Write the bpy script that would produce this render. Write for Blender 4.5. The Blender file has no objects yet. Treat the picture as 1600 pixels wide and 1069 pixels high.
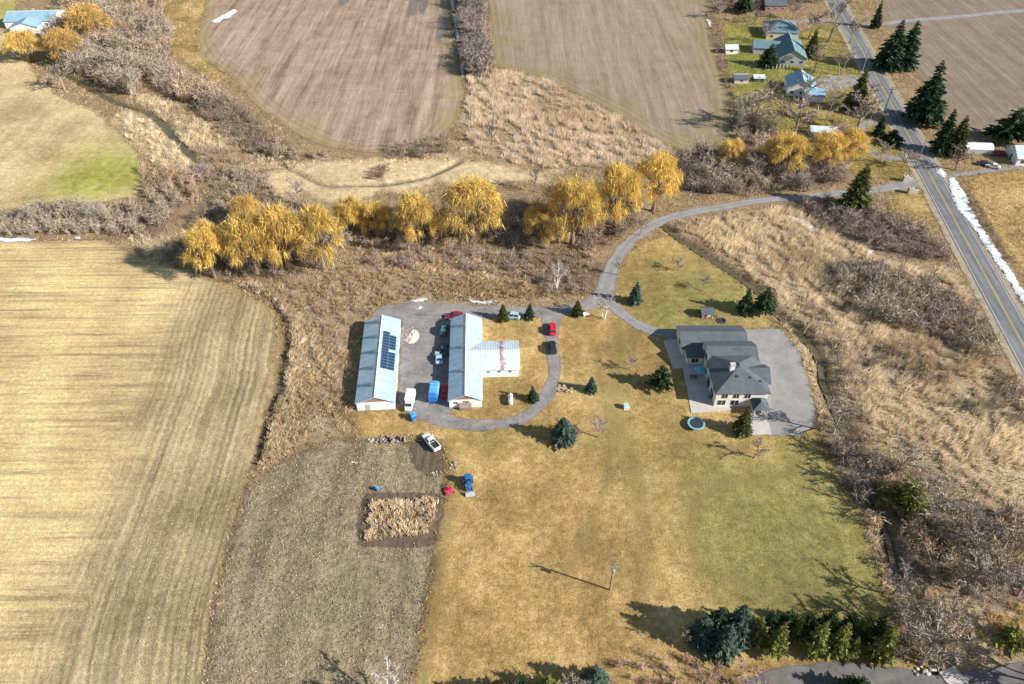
import bpy, math, random
import numpy as np
from mathutils import Vector, Matrix

SC = bpy.context.scene
COL = SC.collection
random.seed(7)
RNG = np.random.default_rng(11)
R = math.radians

# ------------------------------------------------------------------ camera, sky, sun, exposure
CAM_H, CAM_PITCH, FPX = 130.0, R(42.0), 1200.0          # height (m), downward pitch, focal length in px of a 1600 px wide frame
cam_d = bpy.data.cameras.new('camera')
cam = bpy.data.objects.new('camera', cam_d)
COL.objects.link(cam)
cam.location = (0, 0, CAM_H)
cam.rotation_euler = (R(90) - CAM_PITCH, 0, 0)
cam_d.sensor_fit = 'HORIZONTAL'
cam_d.sensor_width = 36.0
cam_d.lens = 36.0 * FPX / 1600.0
cam_d.clip_start = 1.0
cam_d.clip_end = 20000.0
SC.camera = cam

SUN_EL = R(29.5)
SUN_AZ = math.atan2(12.9, -4.9)                          # clockwise from +Y
sun_vec = Vector((math.sin(SUN_AZ) * math.cos(SUN_EL), math.cos(SUN_AZ) * math.cos(SUN_EL), math.sin(SUN_EL)))
world = bpy.data.worlds.new('World')
SC.world = world
world.use_nodes = True
wn = world.node_tree.nodes
wl = world.node_tree.links
wn.clear()
sky = wn.new('ShaderNodeTexSky')
sky.sky_type = 'NISHITA'
sky.sun_disc = False
sky.sun_elevation = SUN_EL
sky.sun_rotation = SUN_AZ
sky.air_density = 1.4
sky.dust_density = 0.4
bg = wn.new('ShaderNodeBackground')
bg.inputs['Strength'].default_value = 0.07
wo = wn.new('ShaderNodeOutputWorld')
wl.new(sky.outputs[0], bg.inputs[0])
wl.new(bg.outputs[0], wo.inputs[0])

sun_d = bpy.data.lights.new('sun', 'SUN')
sun_d.energy = 5.0
sun_d.angle = R(0.5)
sun_d.color = (1.0, 0.962, 0.895)
sun = bpy.data.objects.new('sun', sun_d)
sun.rotation_euler = (-sun_vec).to_track_quat('-Z', 'Y').to_euler()
sun.location = sun_vec * 500
COL.objects.link(sun)

SC.view_settings.view_transform = 'Standard'
SC.view_settings.look = 'None'
SC.view_settings.exposure = 0.8
SC.view_settings.gamma = 1.0
SC.view_settings.use_curve_mapping = False
SC.cycles.transparent_max_bounces = 12
SC.cycles.max_bounces = 5

# ------------------------------------------------------------------ helpers
def at(px, py, z=0.0):
    """ground point (or point at height z) seen at a photograph pixel"""
    u = (px - 800) / FPX
    v = (534.5 - py) / FPX
    dy = math.cos(CAM_PITCH) + v * math.sin(CAM_PITCH)
    dz = -math.sin(CAM_PITCH) + v * math.cos(CAM_PITCH)
    t = (z - CAM_H) / dz
    return (u * t, dy * t)

def pts(pl):
    return np.array([at(*p) for p in pl])

def tag(o, label=None, cat=None, group=None, kind=None):
    if label: o['label'] = label
    if cat: o['category'] = cat
    if group: o['group'] = group
    if kind: o['kind'] = kind
    return o

def empty(name, loc=(0, 0, 0), rz=0.0):
    o = bpy.data.objects.new(name, None)
    o.location = loc
    o.rotation_euler = (0, 0, rz)
    o.empty_display_size = 0.5
    COL.objects.link(o)
    return o

def link(name, me, mat=None, parent=None):
    o = bpy.data.objects.new(name, me)
    if mat is not None and len(me.materials) == 0:
        me.materials.append(mat)
    COL.objects.link(o)
    if parent is not None:
        o.parent = parent
    return o

def np_mesh(name, V, T, col=None, quads=False, smooth=False):
    k = 4 if quads else 3
    V = np.asarray(V, dtype=np.float32); T = np.asarray(T, dtype=np.int32)
    me = bpy.data.meshes.new(name)
    me.vertices.add(len(V)); me.vertices.foreach_set('co', V.ravel())
    me.loops.add(len(T) * k); me.loops.foreach_set('vertex_index', T.ravel())
    me.polygons.add(len(T))
    me.polygons.foreach_set('loop_start', np.arange(0, len(T) * k, k, dtype=np.int32))
    me.polygons.foreach_set('loop_total', np.full(len(T), k, dtype=np.int32))
    if smooth:
        me.polygons.foreach_set('use_smooth', np.ones(len(T), dtype=bool))
    me.update(calc_edges=True)
    if col is not None:
        a = me.attributes.new('Col', 'FLOAT_COLOR', 'POINT')
        c = np.ones((len(V), 4), dtype=np.float32); c[:, :3] = col
        a.data.foreach_set('color', c.ravel())
    return me

def add_attr(me, name, arr):
    a = me.attributes.new(name, 'FLOAT', 'POINT')
    a.data.foreach_set('value', np.asarray(arr, dtype=np.float32))

class MB:
    """collects faces for one mesh"""
    def __init__(self):
        self.v = []; self.f = []
    def poly(self, *p):
        n = len(self.v); self.v += [tuple(q) for q in p]; self.f.append(tuple(range(n, n + len(p))))
    def box(self, x0, x1, y0, y1, z0, z1):
        n = len(self.v)
        self.v += [(x0, y0, z0), (x1, y0, z0), (x1, y1, z0), (x0, y1, z0), (x0, y0, z1), (x1, y0, z1), (x1, y1, z1), (x0, y1, z1)]
        self.f += [tuple(n + i for i in q) for q in ((0, 3, 2, 1), (4, 5, 6, 7), (0, 1, 5, 4), (1, 2, 6, 5), (2, 3, 7, 6), (3, 0, 4, 7))]
        return self
    def hexa(self, lo, hi):
        """lo, hi: 4 points each, counter-clockwise"""
        n = len(self.v); self.v += [tuple(p) for p in lo] + [tuple(p) for p in hi]
        self.f += [tuple(n + i for i in q) for q in ((0, 3, 2, 1), (4, 5, 6, 7), (0, 1, 5, 4), (1, 2, 6, 5), (2, 3, 7, 6), (3, 0, 4, 7))]
        return self
    def obox(self, c, ux, uy, hx, hy, z0, z1):
        ux = Vector(ux); uy = Vector(uy); c = Vector(c)
        q = [c - ux * hx - uy * hy, c + ux * hx - uy * hy, c + ux * hx + uy * hy, c - ux * hx + uy * hy]
        return self.hexa([(p.x, p.y, z0) for p in q], [(p.x, p.y, z1) for p in q])
    def tube(self, P, rad, n=6, cap=True):
        P = [Vector(p) for p in P]
        rings = []
        for i, p in enumerate(P):
            d = (P[min(i + 1, len(P) - 1)] - P[max(i - 1, 0)])
            if d.length < 1e-6: d = Vector((0, 0, 1))
            d.normalize()
            a = d.cross(Vector((0, 0, 1)) if abs(d.z) < 0.9 else Vector((1, 0, 0))).normalized()
            b = d.cross(a)
            r = rad[i] if hasattr(rad, '__len__') else rad
            s = len(self.v)
            for k in range(n):
                t = 2 * math.pi * k / n
                q = p + a * (math.cos(t) * r) + b * (math.sin(t) * r)
                self.v.append(tuple(q))
            rings.append(s)
        for i in range(len(rings) - 1):
            for k in range(n):
                k2 = (k + 1) % n
                self.f.append((rings[i] + k, rings[i] + k2, rings[i + 1] + k2, rings[i + 1] + k))
        if cap:
            self.f.append(tuple(rings[0] + k for k in reversed(range(n))))
            self.f.append(tuple(rings[-1] + k for k in range(n)))
        return self
    def lathe(self, prof, n=16, c=(0, 0, 0)):
        rings = []
        for r, z in prof:
            s = len(self.v)
            for k in range(n):
                t = 2 * math.pi * k / n
                self.v.append((c[0] + r * math.cos(t), c[1] + r * math.sin(t), c[2] + z))
            rings.append(s)
        for i in range(len(rings) - 1):
            for k in range(n):
                k2 = (k + 1) % n
                self.f.append((rings[i] + k, rings[i] + k2, rings[i + 1] + k2, rings[i + 1] + k))
        self.f.append(tuple(rings[0] + k for k in reversed(range(n))))
        self.f.append(tuple(rings[-1] + k for k in range(n)))
        return self
    def mesh(self, name, smooth=False):
        me = bpy.data.meshes.new(name)
        me.from_pydata(self.v, [], self.f)
        if smooth:
            me.polygons.foreach_set('use_smooth', np.ones(len(me.polygons), dtype=bool))
        me.update()
        return me
    def build(self, name, mat, parent=None, smooth=False):
        return link(name, self.mesh(name, smooth), mat, parent)

def copy_tree(o, parent=None):
    c = o.copy(); COL.objects.link(c); c.parent = parent
    for ch in list(o.children):
        copy_tree(ch, c)
    return c

# ---- numpy noise and polygon distance
def vnoise(x, y, scale, seed=0):
    x = np.asarray(x) * scale; y = np.asarray(y) * scale
    xi = np.floor(x).astype(np.int64); yi = np.floor(y).astype(np.int64)
    xf = x - xi; yf = y - yi
    xf = xf * xf * (3 - 2 * xf); yf = yf * yf * (3 - 2 * yf)
    def h(a, b):
        n = (a * 374761393 + b * 668265263 + seed * 974634777) & 0xffffffff
        n = ((n ^ (n >> 13)) * 1274126177) & 0xffffffff
        n = n ^ (n >> 16)
        return (n & 0xffff) / 65535.0
    return (h(xi, yi) * (1 - xf) + h(xi + 1, yi) * xf) * (1 - yf) + (h(xi, yi + 1) * (1 - xf) + h(xi + 1, yi + 1) * xf) * yf

def sdf(px_, py_, poly):
    """signed distance, positive inside"""
    P = np.asarray(poly); n = len(P)
    d = np.full(px_.shape, 1e18); ins = np.zeros(px_.shape, dtype=bool)
    for i in range(n):
        ax, ay = P[i]; bx, by = P[(i + 1) % n]
        ex, ey = bx - ax, by - ay
        wx, wy = px_ - ax, py_ - ay
        t = np.clip((wx * ex + wy * ey) / (ex * ex + ey * ey + 1e-12), 0, 1)
        d = np.minimum(d, (wx - ex * t) ** 2 + (wy - ey * t) ** 2)
        c = (ay > py_) != (by > py_)
        with np.errstate(divide='ignore', invalid='ignore'):
            xi = ex * (py_ - ay) / (ey if abs(ey) > 1e-12 else 1e-12) + ax
        ins ^= c & (px_ < xi)
    return np.where(ins, 1, -1) * np.sqrt(d)

def line_dist(px_, py_, line):
    P = np.asarray(line); d = np.full(px_.shape, 1e18)
    for i in range(len(P) - 1):
        ax, ay = P[i]; bx, by = P[i + 1]
        ex, ey = bx - ax, by - ay
        wx, wy = px_ - ax, py_ - ay
        t = np.clip((wx * ex + wy * ey) / (ex * ex + ey * ey + 1e-12), 0, 1)
        d = np.minimum(d, (wx - ex * t) ** 2 + (wy - ey * t) ** 2)
    return np.sqrt(d)

def smooth_line(P, step=1.5):
    """Catmull-Rom resample of a 2-D polyline"""
    P = np.asarray(P, dtype=float)
    Q = np.vstack([2 * P[0] - P[1], P, 2 * P[-1] - P[-2]])
    out = []
    for i in range(1, len(Q) - 2):
        n = max(2, int(np.hypot(*(Q[i + 1] - Q[i])) / step))
        for k in range(n):
            t = k / n
            out.append(0.5 * (2 * Q[i] + (Q[i + 1] - Q[i - 1]) * t + (2 * Q[i - 1] - 5 * Q[i] + 4 * Q[i + 1] - Q[i + 2]) * t * t
                              + (3 * Q[i] - 3 * Q[i + 1] + Q[i + 2] - Q[i - 1]) * t ** 3))
    out.append(P[-1])
    return np.array(out)

def sstep(a, b, x):
    t = np.clip((x - a) / (b - a), 0, 1)
    return t * t * (3 - 2 * t)

# ------------------------------------------------------------------ material helper
class NT:
    def __init__(self, name, rough=0.9, spec=0.25):
        self.m = bpy.data.materials.new(name); self.m.use_nodes = True
        self.n = self.m.node_tree.nodes; self.l = self.m.node_tree.links
        self.n.clear()
        self.out = self.n.new('ShaderNodeOutputMaterial')
        self.b = self.n.new('ShaderNodeBsdfPrincipled')
        self.b.inputs['Roughness'].default_value = rough
        self.b.inputs['Specular IOR Level'].default_value = spec
        self.l.new(self.b.outputs[0], self.out.inputs[0])
        self._pos = None
    def put(self, sock, v):
        if isinstance(v, bpy.types.NodeSocket): self.l.new(v, sock)
        else:
            if isinstance(v, tuple) and len(v) == 3 and sock.type == 'RGBA': v = (*v, 1)
            sock.default_value = v
    def pos(self):
        if self._pos is None: self._pos = self.n.new('ShaderNodeNewGeometry').outputs['Position']
        return self._pos
    def obj(self):
        return self.n.new('ShaderNodeTexCoord').outputs['Object']
    def rnd(self):
        return self.n.new('ShaderNodeObjectInfo').outputs['Random']
    def attr(self, name, color=False):
        a = self.n.new('ShaderNodeAttribute'); a.attribute_name = name
        return a.outputs['Color' if color else 'Fac']
    def map(self, vec, scale=(1, 1, 1), rot=(0, 0, 0)):
        m = self.n.new('ShaderNodeMapping'); self.put(m.inputs[0], vec)
        m.inputs['Scale'].default_value = scale; m.inputs['Rotation'].default_value = rot
        return m.outputs[0]
    def noise(self, scale, detail=3, rough=0.55, vec=None, dist=0.0):
        t = self.n.new('ShaderNodeTexNoise'); self.put(t.inputs['Vector'], vec if vec is not None else self.pos())
        t.inputs['Scale'].default_value = scale; t.inputs['Detail'].default_value = detail
        t.inputs['Roughness'].default_value = rough; t.inputs['Distortion'].default_value = dist
        return t.outputs[0]
    def vor(self, scale, vec=None, out='Distance'):
        t = self.n.new('ShaderNodeTexVoronoi'); self.put(t.inputs['Vector'], vec if vec is not None else self.pos())
        t.inputs['Scale'].default_value = scale
        return t.outputs[out]
    def math(self, op, a, b=0.0, c=0.0, clamp=False):
        t = self.n.new('ShaderNodeMath'); t.operation = op; t.use_clamp = clamp
        self.put(t.inputs[0], a); self.put(t.inputs[1], b); self.put(t.inputs[2], c)
        return t.outputs[0]
    def rng(self, v, a, b, c=0.0, d=1.0):
        t = self.n.new('ShaderNodeMapRange'); self.put(t.inputs[0], v)
        for i, q in enumerate((a, b, c, d)): t.inputs[i + 1].default_value = q
        return t.outputs[0]
    def mix(self, f, a, b, mode='MIX'):
        t = self.n.new('ShaderNodeMix'); t.data_type = 'RGBA'; t.blend_type = mode
        self.put(t.inputs[0], f); self.put(t.inputs[6], a); self.put(t.inputs[7], b)
        return t.outputs[2]
    def ramp(self, f, stops):
        t = self.n.new('ShaderNodeValToRGB'); self.put(t.inputs[0], f)
        e = t.color_ramp.elements
        while len(e) < len(stops): e.new(0.5)
        for i, (p, c) in enumerate(stops):
            e[i].position = p
            e[i].color = (*c, 1) if isinstance(c, tuple) else (c, c, c, 1)
        return t.outputs[0]
    def scale(self, col, f):
        """multiply a colour by a scalar socket"""
        c = self.n.new('ShaderNodeCombineColor')
        for i in range(3): self.put(c.inputs[i], f)
        return self.mix(1.0, col, c.outputs[0], 'MULTIPLY')
    def sep(self, vec):
        s = self.n.new('ShaderNodeSeparateXYZ'); self.put(s.inputs[0], vec)
        return s.outputs
    def color(self, c):
        self.put(self.b.inputs['Base Color'], c)
    def bump(self, h, strength=0.5, dist=0.1):
        t = self.n.new('ShaderNodeBump'); t.inputs['Strength'].default_value = strength
        t.inputs['Distance'].default_value = dist; self.put(t.inputs['Height'], h)
        self.l.new(t.outputs[0], self.b.inputs['Normal'])
    def feather(self, amp=2.0, scale=0.6, soft=0.25, thr=0.0):
        """ragged edge where a ground cover thins out"""
        n = self.noise(scale, 4, 0.65); n2 = self.noise(scale * 0.22, 2, 0.5)
        n = self.math('ADD', self.math('MULTIPLY', n, 0.6), self.math('MULTIPLY', n2, 0.4))
        e = self.math('ADD', self.attr('edge'), self.math('MULTIPLY', self.math('SUBTRACT', n, 0.5), amp * 4))
        a = self.rng(e, thr - soft, thr + soft)
        tr = self.n.new('ShaderNodeBsdfTransparent'); ms = self.n.new('ShaderNodeMixShader')
        self.l.new(a, ms.inputs[0]); self.l.new(tr.outputs[0], ms.inputs[1]); self.l.new(self.b.outputs[0], ms.inputs[2])
        self.l.new(ms.outputs[0], self.out.inputs[0])

MAT = {}
def plain(name, c, rough=0.6, spec=0.4, metal=0.0, var=0.12, scale=3.0):
    """paint, metal, plastic: one colour with faint weathering"""
    t = NT(name, rough, spec)
    n = t.noise(scale, 4, 0.6, t.obj())
    t.color(t.scale(c, t.rng(n, 0.25, 0.75, 1 - var, 1 + var)))
    t.put(t.b.inputs['Roughness'], t.rng(n, 0.3, 0.7, max(rough - 0.1, 0.02), min(rough + 0.1, 1)))
    t.b.inputs['Metallic'].default_value = metal
    MAT[name] = t.m
    return t.m

def veg(name, rough=0.85, trans=0.0, gain=0.25):
    """vegetation: colour from the piece, small differences from plant to plant"""
    t = NT(name, rough, 0.15)
    c = t.scale(t.attr('Col', True), t.rng(t.rnd(), 0, 1, 1 - gain, 1 + gain))
    t.color(c)
    if trans > 0:                                       # thin leaves let some light through
        tl = t.n.new('ShaderNodeBsdfTranslucent'); t.l.new(c, tl.inputs[0])
        ms = t.n.new('ShaderNodeMixShader'); ms.inputs[0].default_value = trans
        t.l.new(t.b.outputs[0], ms.inputs[1]); t.l.new(tl.outputs[0], ms.inputs[2]); t.l.new(ms.outputs[0], t.out.inputs[0])
    MAT[name] = t.m
    return t.m

def glass(name, c=(0.02, 0.03, 0.04)):
    t = NT(name, 0.06, 0.6); t.color(c); MAT[name] = t.m
    return t.m

# ------------------------------------------------------------------ the lie of the land (photograph pixels -> metres)
CREEK = smooth_line(pts([(1030, 346), (1060, 370), (1100, 396), (1150, 428), (1185, 455), (1205, 480), (1240, 510), (1268, 540), (1283, 568),
                         (1285, 592), (1294, 615), (1312, 655), (1338, 705), (1362, 765), (1386, 830), (1394, 865), (1404, 902), (1424, 930),
                         (1450, 960), (1463, 1000), (1470, 1040), (1480, 1080)]))
BROOK = smooth_line(pts([(60, 95), (110, 120), (150, 143), (190, 163), (230, 175), (255, 195), (275, 220), (300, 243), (318, 255)]))
RILL = smooth_line(pts([(318, 255), (350, 266), (395, 268), (435, 258), (462, 268), (490, 282), (515, 290), (560, 289), (600, 288), (660, 278), (700, 262), (722, 250)]))
FIELD_DITCH = smooth_line(pts([(372, 446), (405, 459), (430, 480), (447, 520), (440, 570), (428, 620), (410, 678), (398, 720)]))
ROAD_A, ROAD_B = np.array(at(1314, 20)), np.array(at(1577, 500))
ROAD_D = (ROAD_B - ROAD_A) / np.hypot(*(ROAD_B - ROAD_A))
ROAD = np.array([ROAD_A - ROAD_D * 900, ROAD_B + ROAD_D * 600])
DRIVE = smooth_line(pts([(1449, 284), (1425, 288), (1400, 292), (1340, 300), (1250, 308), (1180, 315), (1120, 325), (1060, 337), (1020, 352), (990, 372), (968, 397), (955, 422), (948, 448), (938, 470)]))
DRIVE_HOUSE = smooth_line(pts([(942, 462), (962, 481), (985, 500), (1010, 514), (1040, 521), (1080, 522), (1160, 517)]))
DRIVE_BARN = smooth_line(pts([(940, 466), (915, 479), (880, 486), (820, 488), (760, 489), (690, 484), (640, 480)]))
DRIVE_LOOP = smooth_line(pts([(862, 488), (862, 510), (863, 545), (866, 580), (860, 610), (845, 632), (820, 652), (790, 661), (750, 665), (712, 661), (680, 652), (658, 634)]))
GRAVEL_YARD = pts([(566, 492), (600, 478), (640, 474), (700, 482), (712, 500), (708, 640), (690, 658), (655, 646), (640, 636), (622, 632), (626, 560), (628, 500)])
HOUSE_PAD = pts([(1040, 530), (1060, 519), (1155, 515), (1218, 514), (1246, 545), (1263, 590), (1273, 640), (1271, 668), (1250, 681), (1196, 681), (1180, 650), (1160, 560), (1050, 560)])
LOW_DRIVE = smooth_line(pts([(1150, 1090), (1210, 1062), (1262, 1054), (1330, 1052), (1400, 1058), (1450, 1068), (1480, 1072), (1540, 1062), (1640, 1046)]))

Z = {}
Z['stubble'] = pts([(-900, 340), (-160, 366), (60, 377), (170, 375), (205, 396), (290, 422), (385, 454), (420, 474), (437, 515), (430, 585), (408, 670), (388, 750), (360, 850), (334, 950), (322, 1069), (314, 1150), (300, 1500), (-900, 1500)])
Z['plot'] = pts([(388, 765), (420, 735), (470, 706), (560, 684), (640, 680), (690, 688), (694, 745), (690, 800), (680, 860), (664, 960), (644, 1069), (638, 1200), (312, 1200), (322, 1069), (336, 950), (362, 850)])
Z['dug_soil'] = pts([(632, 690), (682, 686), (693, 706), (694, 742), (672, 744), (648, 730)])
Z['bed_rim'] = pts([(572, 772), (684, 768), (692, 800), (676, 852), (564, 854), (558, 822)])
Z['lawn'] = pts([(547, 645), (560, 688), (640, 684), (692, 690), (696, 745), (692, 800), (682, 860), (666, 960), (646, 1069), (640, 1200), (1000, 1200), (1130, 1060), (1190, 1046), (1300, 1036), (1380, 1030),
                  (1392, 960), (1385, 905), (1362, 860), (1345, 800), (1312, 752), (1286, 700), (1276, 668), (1262, 590), (1215, 514), (1150, 517), (1060, 520), (1000, 512), (962, 484),
                  (930, 478), (880, 486), (760, 486), (745, 500), (700, 500), (640, 640)])
Z['yard_lawn'] = pts([(1004, 378), (1046, 366), (1080, 392), (1140, 430), (1176, 458), (1198, 484), (1214, 512), (1160, 520), (1060, 521), (1005, 512), (966, 484), (952, 462), (962, 420), (980, 396)])
Z['field_north'] = pts([(330, -60), (318, 30), (302, 62), (318, 92), (360, 120), (400, 165), (440, 195), (500, 226), (560, 238), (640, 236), (690, 220), (716, 190), (726, 150), (722, 112), (712, 60), (698, -60)])
Z['field_middle'] = pts([(752, -60), (762, 30), (772, 104), (850, 122), (900, 147), (960, 178), (1020, 216), (1060, 236), (1130, 240), (1142, 215), (1134, 130), (1114, 70), (1100, -60)])
Z['field_east'] = pts([(1352, -60), (1372, 20), (1402, 80), (1440, 130), (1490, 195), (1520, 212), (1760, 205), (1760, -60)])
Z['field_west'] = pts([(-160, -40), (20, -20), (36, 60), (50, 110), (90, 150), (150, 175), (186, 205), (215, 240), (226, 275), (216, 308), (140, 318), (60, 326), (-160, 336)])
Z['meadow_east'] = pts([(1504, 276), (1560, 268), (1760, 256), (1760, 620), (1625, 470), (1570, 390)])
Z['meadow_gate'] = pts([(1386, 304), (1430, 300), (1446, 306), (1474, 358), (1464, 366), (1420, 352), (1392, 336)])
Z['lawn_neighbour'] = pts([(1128, 34), (1180, 26), (1216, 60), (1300, 34), (1325, 60), (1345, 100), (1378, 160), (1420, 225), (1440, 264), (1400, 282), (1340, 276), (1300, 240), (1240, 208), (1190, 200), (1160, 175), (1142, 150), (1136, 110)])
Z['bank_grass'] = pts([(262, -60), (330, -60), (318, 28), (300, 60), (316, 92), (360, 122), (330, 130), (270, 80), (255, 30)])
Z['pale_flat'] = pts([(396, 280), (440, 262), (500, 246), (600, 252), (700, 246), (745, 252), (800, 262), (860, 268), (850, 288), (760, 284), (690, 288), (600, 304), (520, 318), (440, 306)])
Z['verge_lawn'] = pts([(1080, 1060), (1190, 1040), (1380, 1030), (1460, 1040), (1440, 1056), (1330, 1038), (1250, 1042), (1160, 1066)])

# thickets of bare shrubs
TH = {}
TH['hedge_west'] = pts([(-60, 334), (60, 328), (130, 318), (210, 322), (275, 334), (262, 352), (235, 365), (100, 369), (-60, 371)])
TH['wood_northwest'] = pts([(76, 60), (120, -30), (250, -40), (250, 20), (272, 62), (262, 108), (320, 128), (352, 160), (310, 176), (262, 146), (230, 122), (205, 150), (170, 140), (130, 120), (90, 110)])
TH['creek_scrub'] = pts([(335, 140), (385, 175), (432, 222), (500, 243), (520, 254), (450, 254), (400, 242), (350, 205), (310, 178)])
TH['copse_west'] = pts([(222, 272), (262, 258), (306, 262), (310, 300), (296, 330), (240, 322), (222, 300)])
TH['willow_west'] = pts([(272, 400), (296, 368), (300, 330), (352, 300), (400, 300), (450, 316), (520, 332), (545, 352), (548, 386), (520, 412), (470, 432), (400, 440), (330, 438), (285, 420)])
TH['willow_middle'] = pts([(545, 345), (600, 340), (650, 350), (710, 350), (780, 335), (820, 320), (880, 330), (910, 368), (860, 388), (780, 388), (690, 384), (610, 382), (550, 388)])
TH['willow_east'] = pts([(900, 340), (940, 320), (990, 325), (1010, 345), (985, 366), (958, 392), (925, 398), (900, 380)])
TH['birch_scrub'] = pts([(800, 404), (850, 396), (925, 400), (942, 420), (934, 450), (890, 466), (835, 462), (800, 436)])
TH['drive_north'] = pts([(1058, 250), (1110, 240), (1190, 236), (1260, 262), (1322, 258), (1326, 288), (1240, 298), (1160, 304), (1100, 306), (1062, 292)])
TH['gate_scrub'] = pts([(1246, 318), (1300, 318), (1360, 330), (1400, 350), (1450, 364), (1488, 392), (1482, 408), (1420, 404), (1350, 384), (1290, 356)])
TH['marsh_scrub'] = pts([(1296, 416), (1350, 412), (1400, 430), (1460, 446), (1520, 488), (1552, 530), (1560, 566), (1510, 556), (1440, 520), (1370, 506), (1306, 470), (1290, 440)])
TH['creek_wood'] = pts([(1286, 690), (1310, 690), (1350, 712), (1390, 700), (1450, 738), (1500, 780), (1560, 800), (1660, 836), (1660, 930), (1560, 930), (1490, 930), (1440, 890), (1404, 862), (1380, 880), (1350, 800), (1312, 750)])
TH['bridge_scrub'] = pts([(1376, 935), (1410, 905), (1450, 935), (1490, 975), (1500, 1020), (1450, 1040), (1400, 1030), (1380, 980)])
TH['road_scrub_low'] = pts([(1566, 596), (1660, 580), (1660, 690), (1600, 680), (1570, 648)])
TH['hedge_north'] = pts([(708, -50), (742, -50), (764, 96), (762, 118), (730, 120), (722, 60)])
TH['road_scrub_east'] = pts([(1500, 296), (1516, 300), (1560, 370), (1660, 520), (1640, 520), (1570, 412), (1520, 350)])
TH['drive_low_scrub'] = pts([(930, 1046), (1000, 1034), (1090, 1040), (1150, 1056), (1170, 1100), (900, 1110)])
TH['field_corner_scrub'] = pts([(600, 232), (640, 222), (690, 216), (702, 238), (660, 248), (610, 248)])
TH['boundary_brush'] = pts([(1102, 20), (1118, 20), (1142, 110), (1150, 150), (1136, 150), (1122, 100)])
TH['neighbour_wood'] = pts([(1136, 158), (1190, 168), (1220, 200), (1200, 236), (1150, 226)])
TH['north_wood'] = pts([(1100, -40), (1200, -40), (1290, -30), (1300, 4), (1200, 14), (1120, 22)])

TH['north_scrub'] = pts([(560, 392), (640, 384), (760, 390), (830, 396), (812, 424), (760, 432), (700, 414), (640, 420), (580, 414)])
TH['marsh_scrub_low'] = pts([(1330, 520), (1400, 540), (1480, 570), (1500, 596), (1440, 600), (1390, 580), (1340, 560)])
TH['creek_fringe'] = pts([(1270, 470), (1300, 500), (1330, 560), (1352, 620), (1380, 680), (1350, 690), (1316, 640), (1300, 580), (1280, 530)])
TH['brook_scrub'] = pts([(300, 250), (340, 262), (400, 276), (440, 296), (400, 302), (340, 296), (300, 285)])
TH['pad_scrub'] = pts([(1282, 620), (1310, 640), (1340, 690), (1300, 694), (1284, 660)])

# reed and tall dry grass beds
RD = {}
RD['marsh_north'] = pts([(736, 120), (776, 110), (850, 126), (900, 152), (960, 182), (1018, 220), (1062, 240), (1050, 256), (1000, 258), (930, 262), (860, 264), (800, 256), (748, 240), (726, 208), (728, 160)])
RD['brook_west'] = pts([(182, 172), (214, 180), (244, 200), (268, 226), (292, 250), (290, 270), (258, 262), (232, 246), (206, 222), (186, 196)])
RD['brook_east'] = pts([(200, 148), (250, 152), (312, 182), (350, 210), (400, 246), (425, 262), (380, 262), (330, 252), (296, 232), (268, 196), (236, 172)])
RD['middle'] = pts([(378, 446), (460, 436), (540, 406), (610, 386), (700, 388), (796, 394), (812, 440), (860, 464), (760, 470), (660, 466), (590, 482), (562, 500), (550, 540), (548, 640), (500, 690), (430, 726), (396, 742), (408, 690), (428, 630), (444, 560), (450, 512), (430, 474)])
RD['marsh_east'] = pts([(1052, 352), (1090, 342), (1150, 332), (1230, 326), (1262, 346), (1320, 380), (1400, 412), (1476, 418), (1510, 470), (1560, 570), (1600, 640), (1660, 720), (1660, 830), (1560, 792), (1500, 760), (1440, 716), (1390, 690), (1340, 650), (1312, 600), (1300, 556), (1270, 515), (1228, 478), (1190, 440), (1130, 398)])
RD['plot_bed'] = pts([(582, 784), (676, 780), (682, 800), (668, 838), (574, 842), (570, 825)])
RD['creek_bank'] = pts([(1228, 506), (1250, 530), (1270, 566), (1278, 610), (1290, 660), (1302, 690), (1288, 696), (1278, 670), (1266, 590), (1246, 544)])
RD['creek_low'] = pts([(1352, 800), (1378, 840), (1390, 900), (1400, 930), (1380, 940), (1372, 890), (1350, 840)])
RD['bridge_east'] = pts([(1482, 960), (1540, 940), (1660, 930), (1660, 1010), (1540, 1006), (1496, 992)])
RD['field_margin_north'] = pts([(395, 245), (430, 240), (470, 250), (600, 250), (720, 236), (735, 200), (745, 246), (700, 252), (520, 256), (430, 268)])
RD['field_margin_west'] = pts([(200, 372), (236, 362), (262, 372), (272, 398), (230, 400)])

# ------------------------------------------------------------------ ground
STEP = 1.25
gx = np.concatenate([[-9000, -5000, -2600, -1400, -800, -520, -400, -340], np.arange(-300, 300.1, STEP), [340, 400, 520, 800, 1400, 2600, 5000, 9000]])
gy = np.concatenate([[-3000, -1200, -500, -150, 0, 25], np.arange(46, 436.1, STEP), [450, 480, 540, 660, 900, 1400, 2600, 5000, 12000]])
GXX, GYY = np.meshgrid(gx, gy)

def creek_depth(x, y):
    h = np.zeros(np.shape(x))
    for ln, dep, w in ((CREEK, 1.1, 2.1), (BROOK, 0.9, 2.3), (RILL, 0.7, 1.5), (FIELD_DITCH, 0.8, 1.7)):
        d = line_dist(x, y, ln)
        h = np.minimum(h, -dep * (1 - sstep(w * 0.35, w, d)))
    return h

def hills(x, y):
    far = np.clip((np.hypot(x, y - 230) - 420) / 3000, 0, 1)
    return far * far * 90 * vnoise(x, y, 1 / 900.0, 5)

HGT = creek_depth(GXX, GYY) + hills(GXX, GYY)
NX, NY = len(gx), len(gy)

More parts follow.
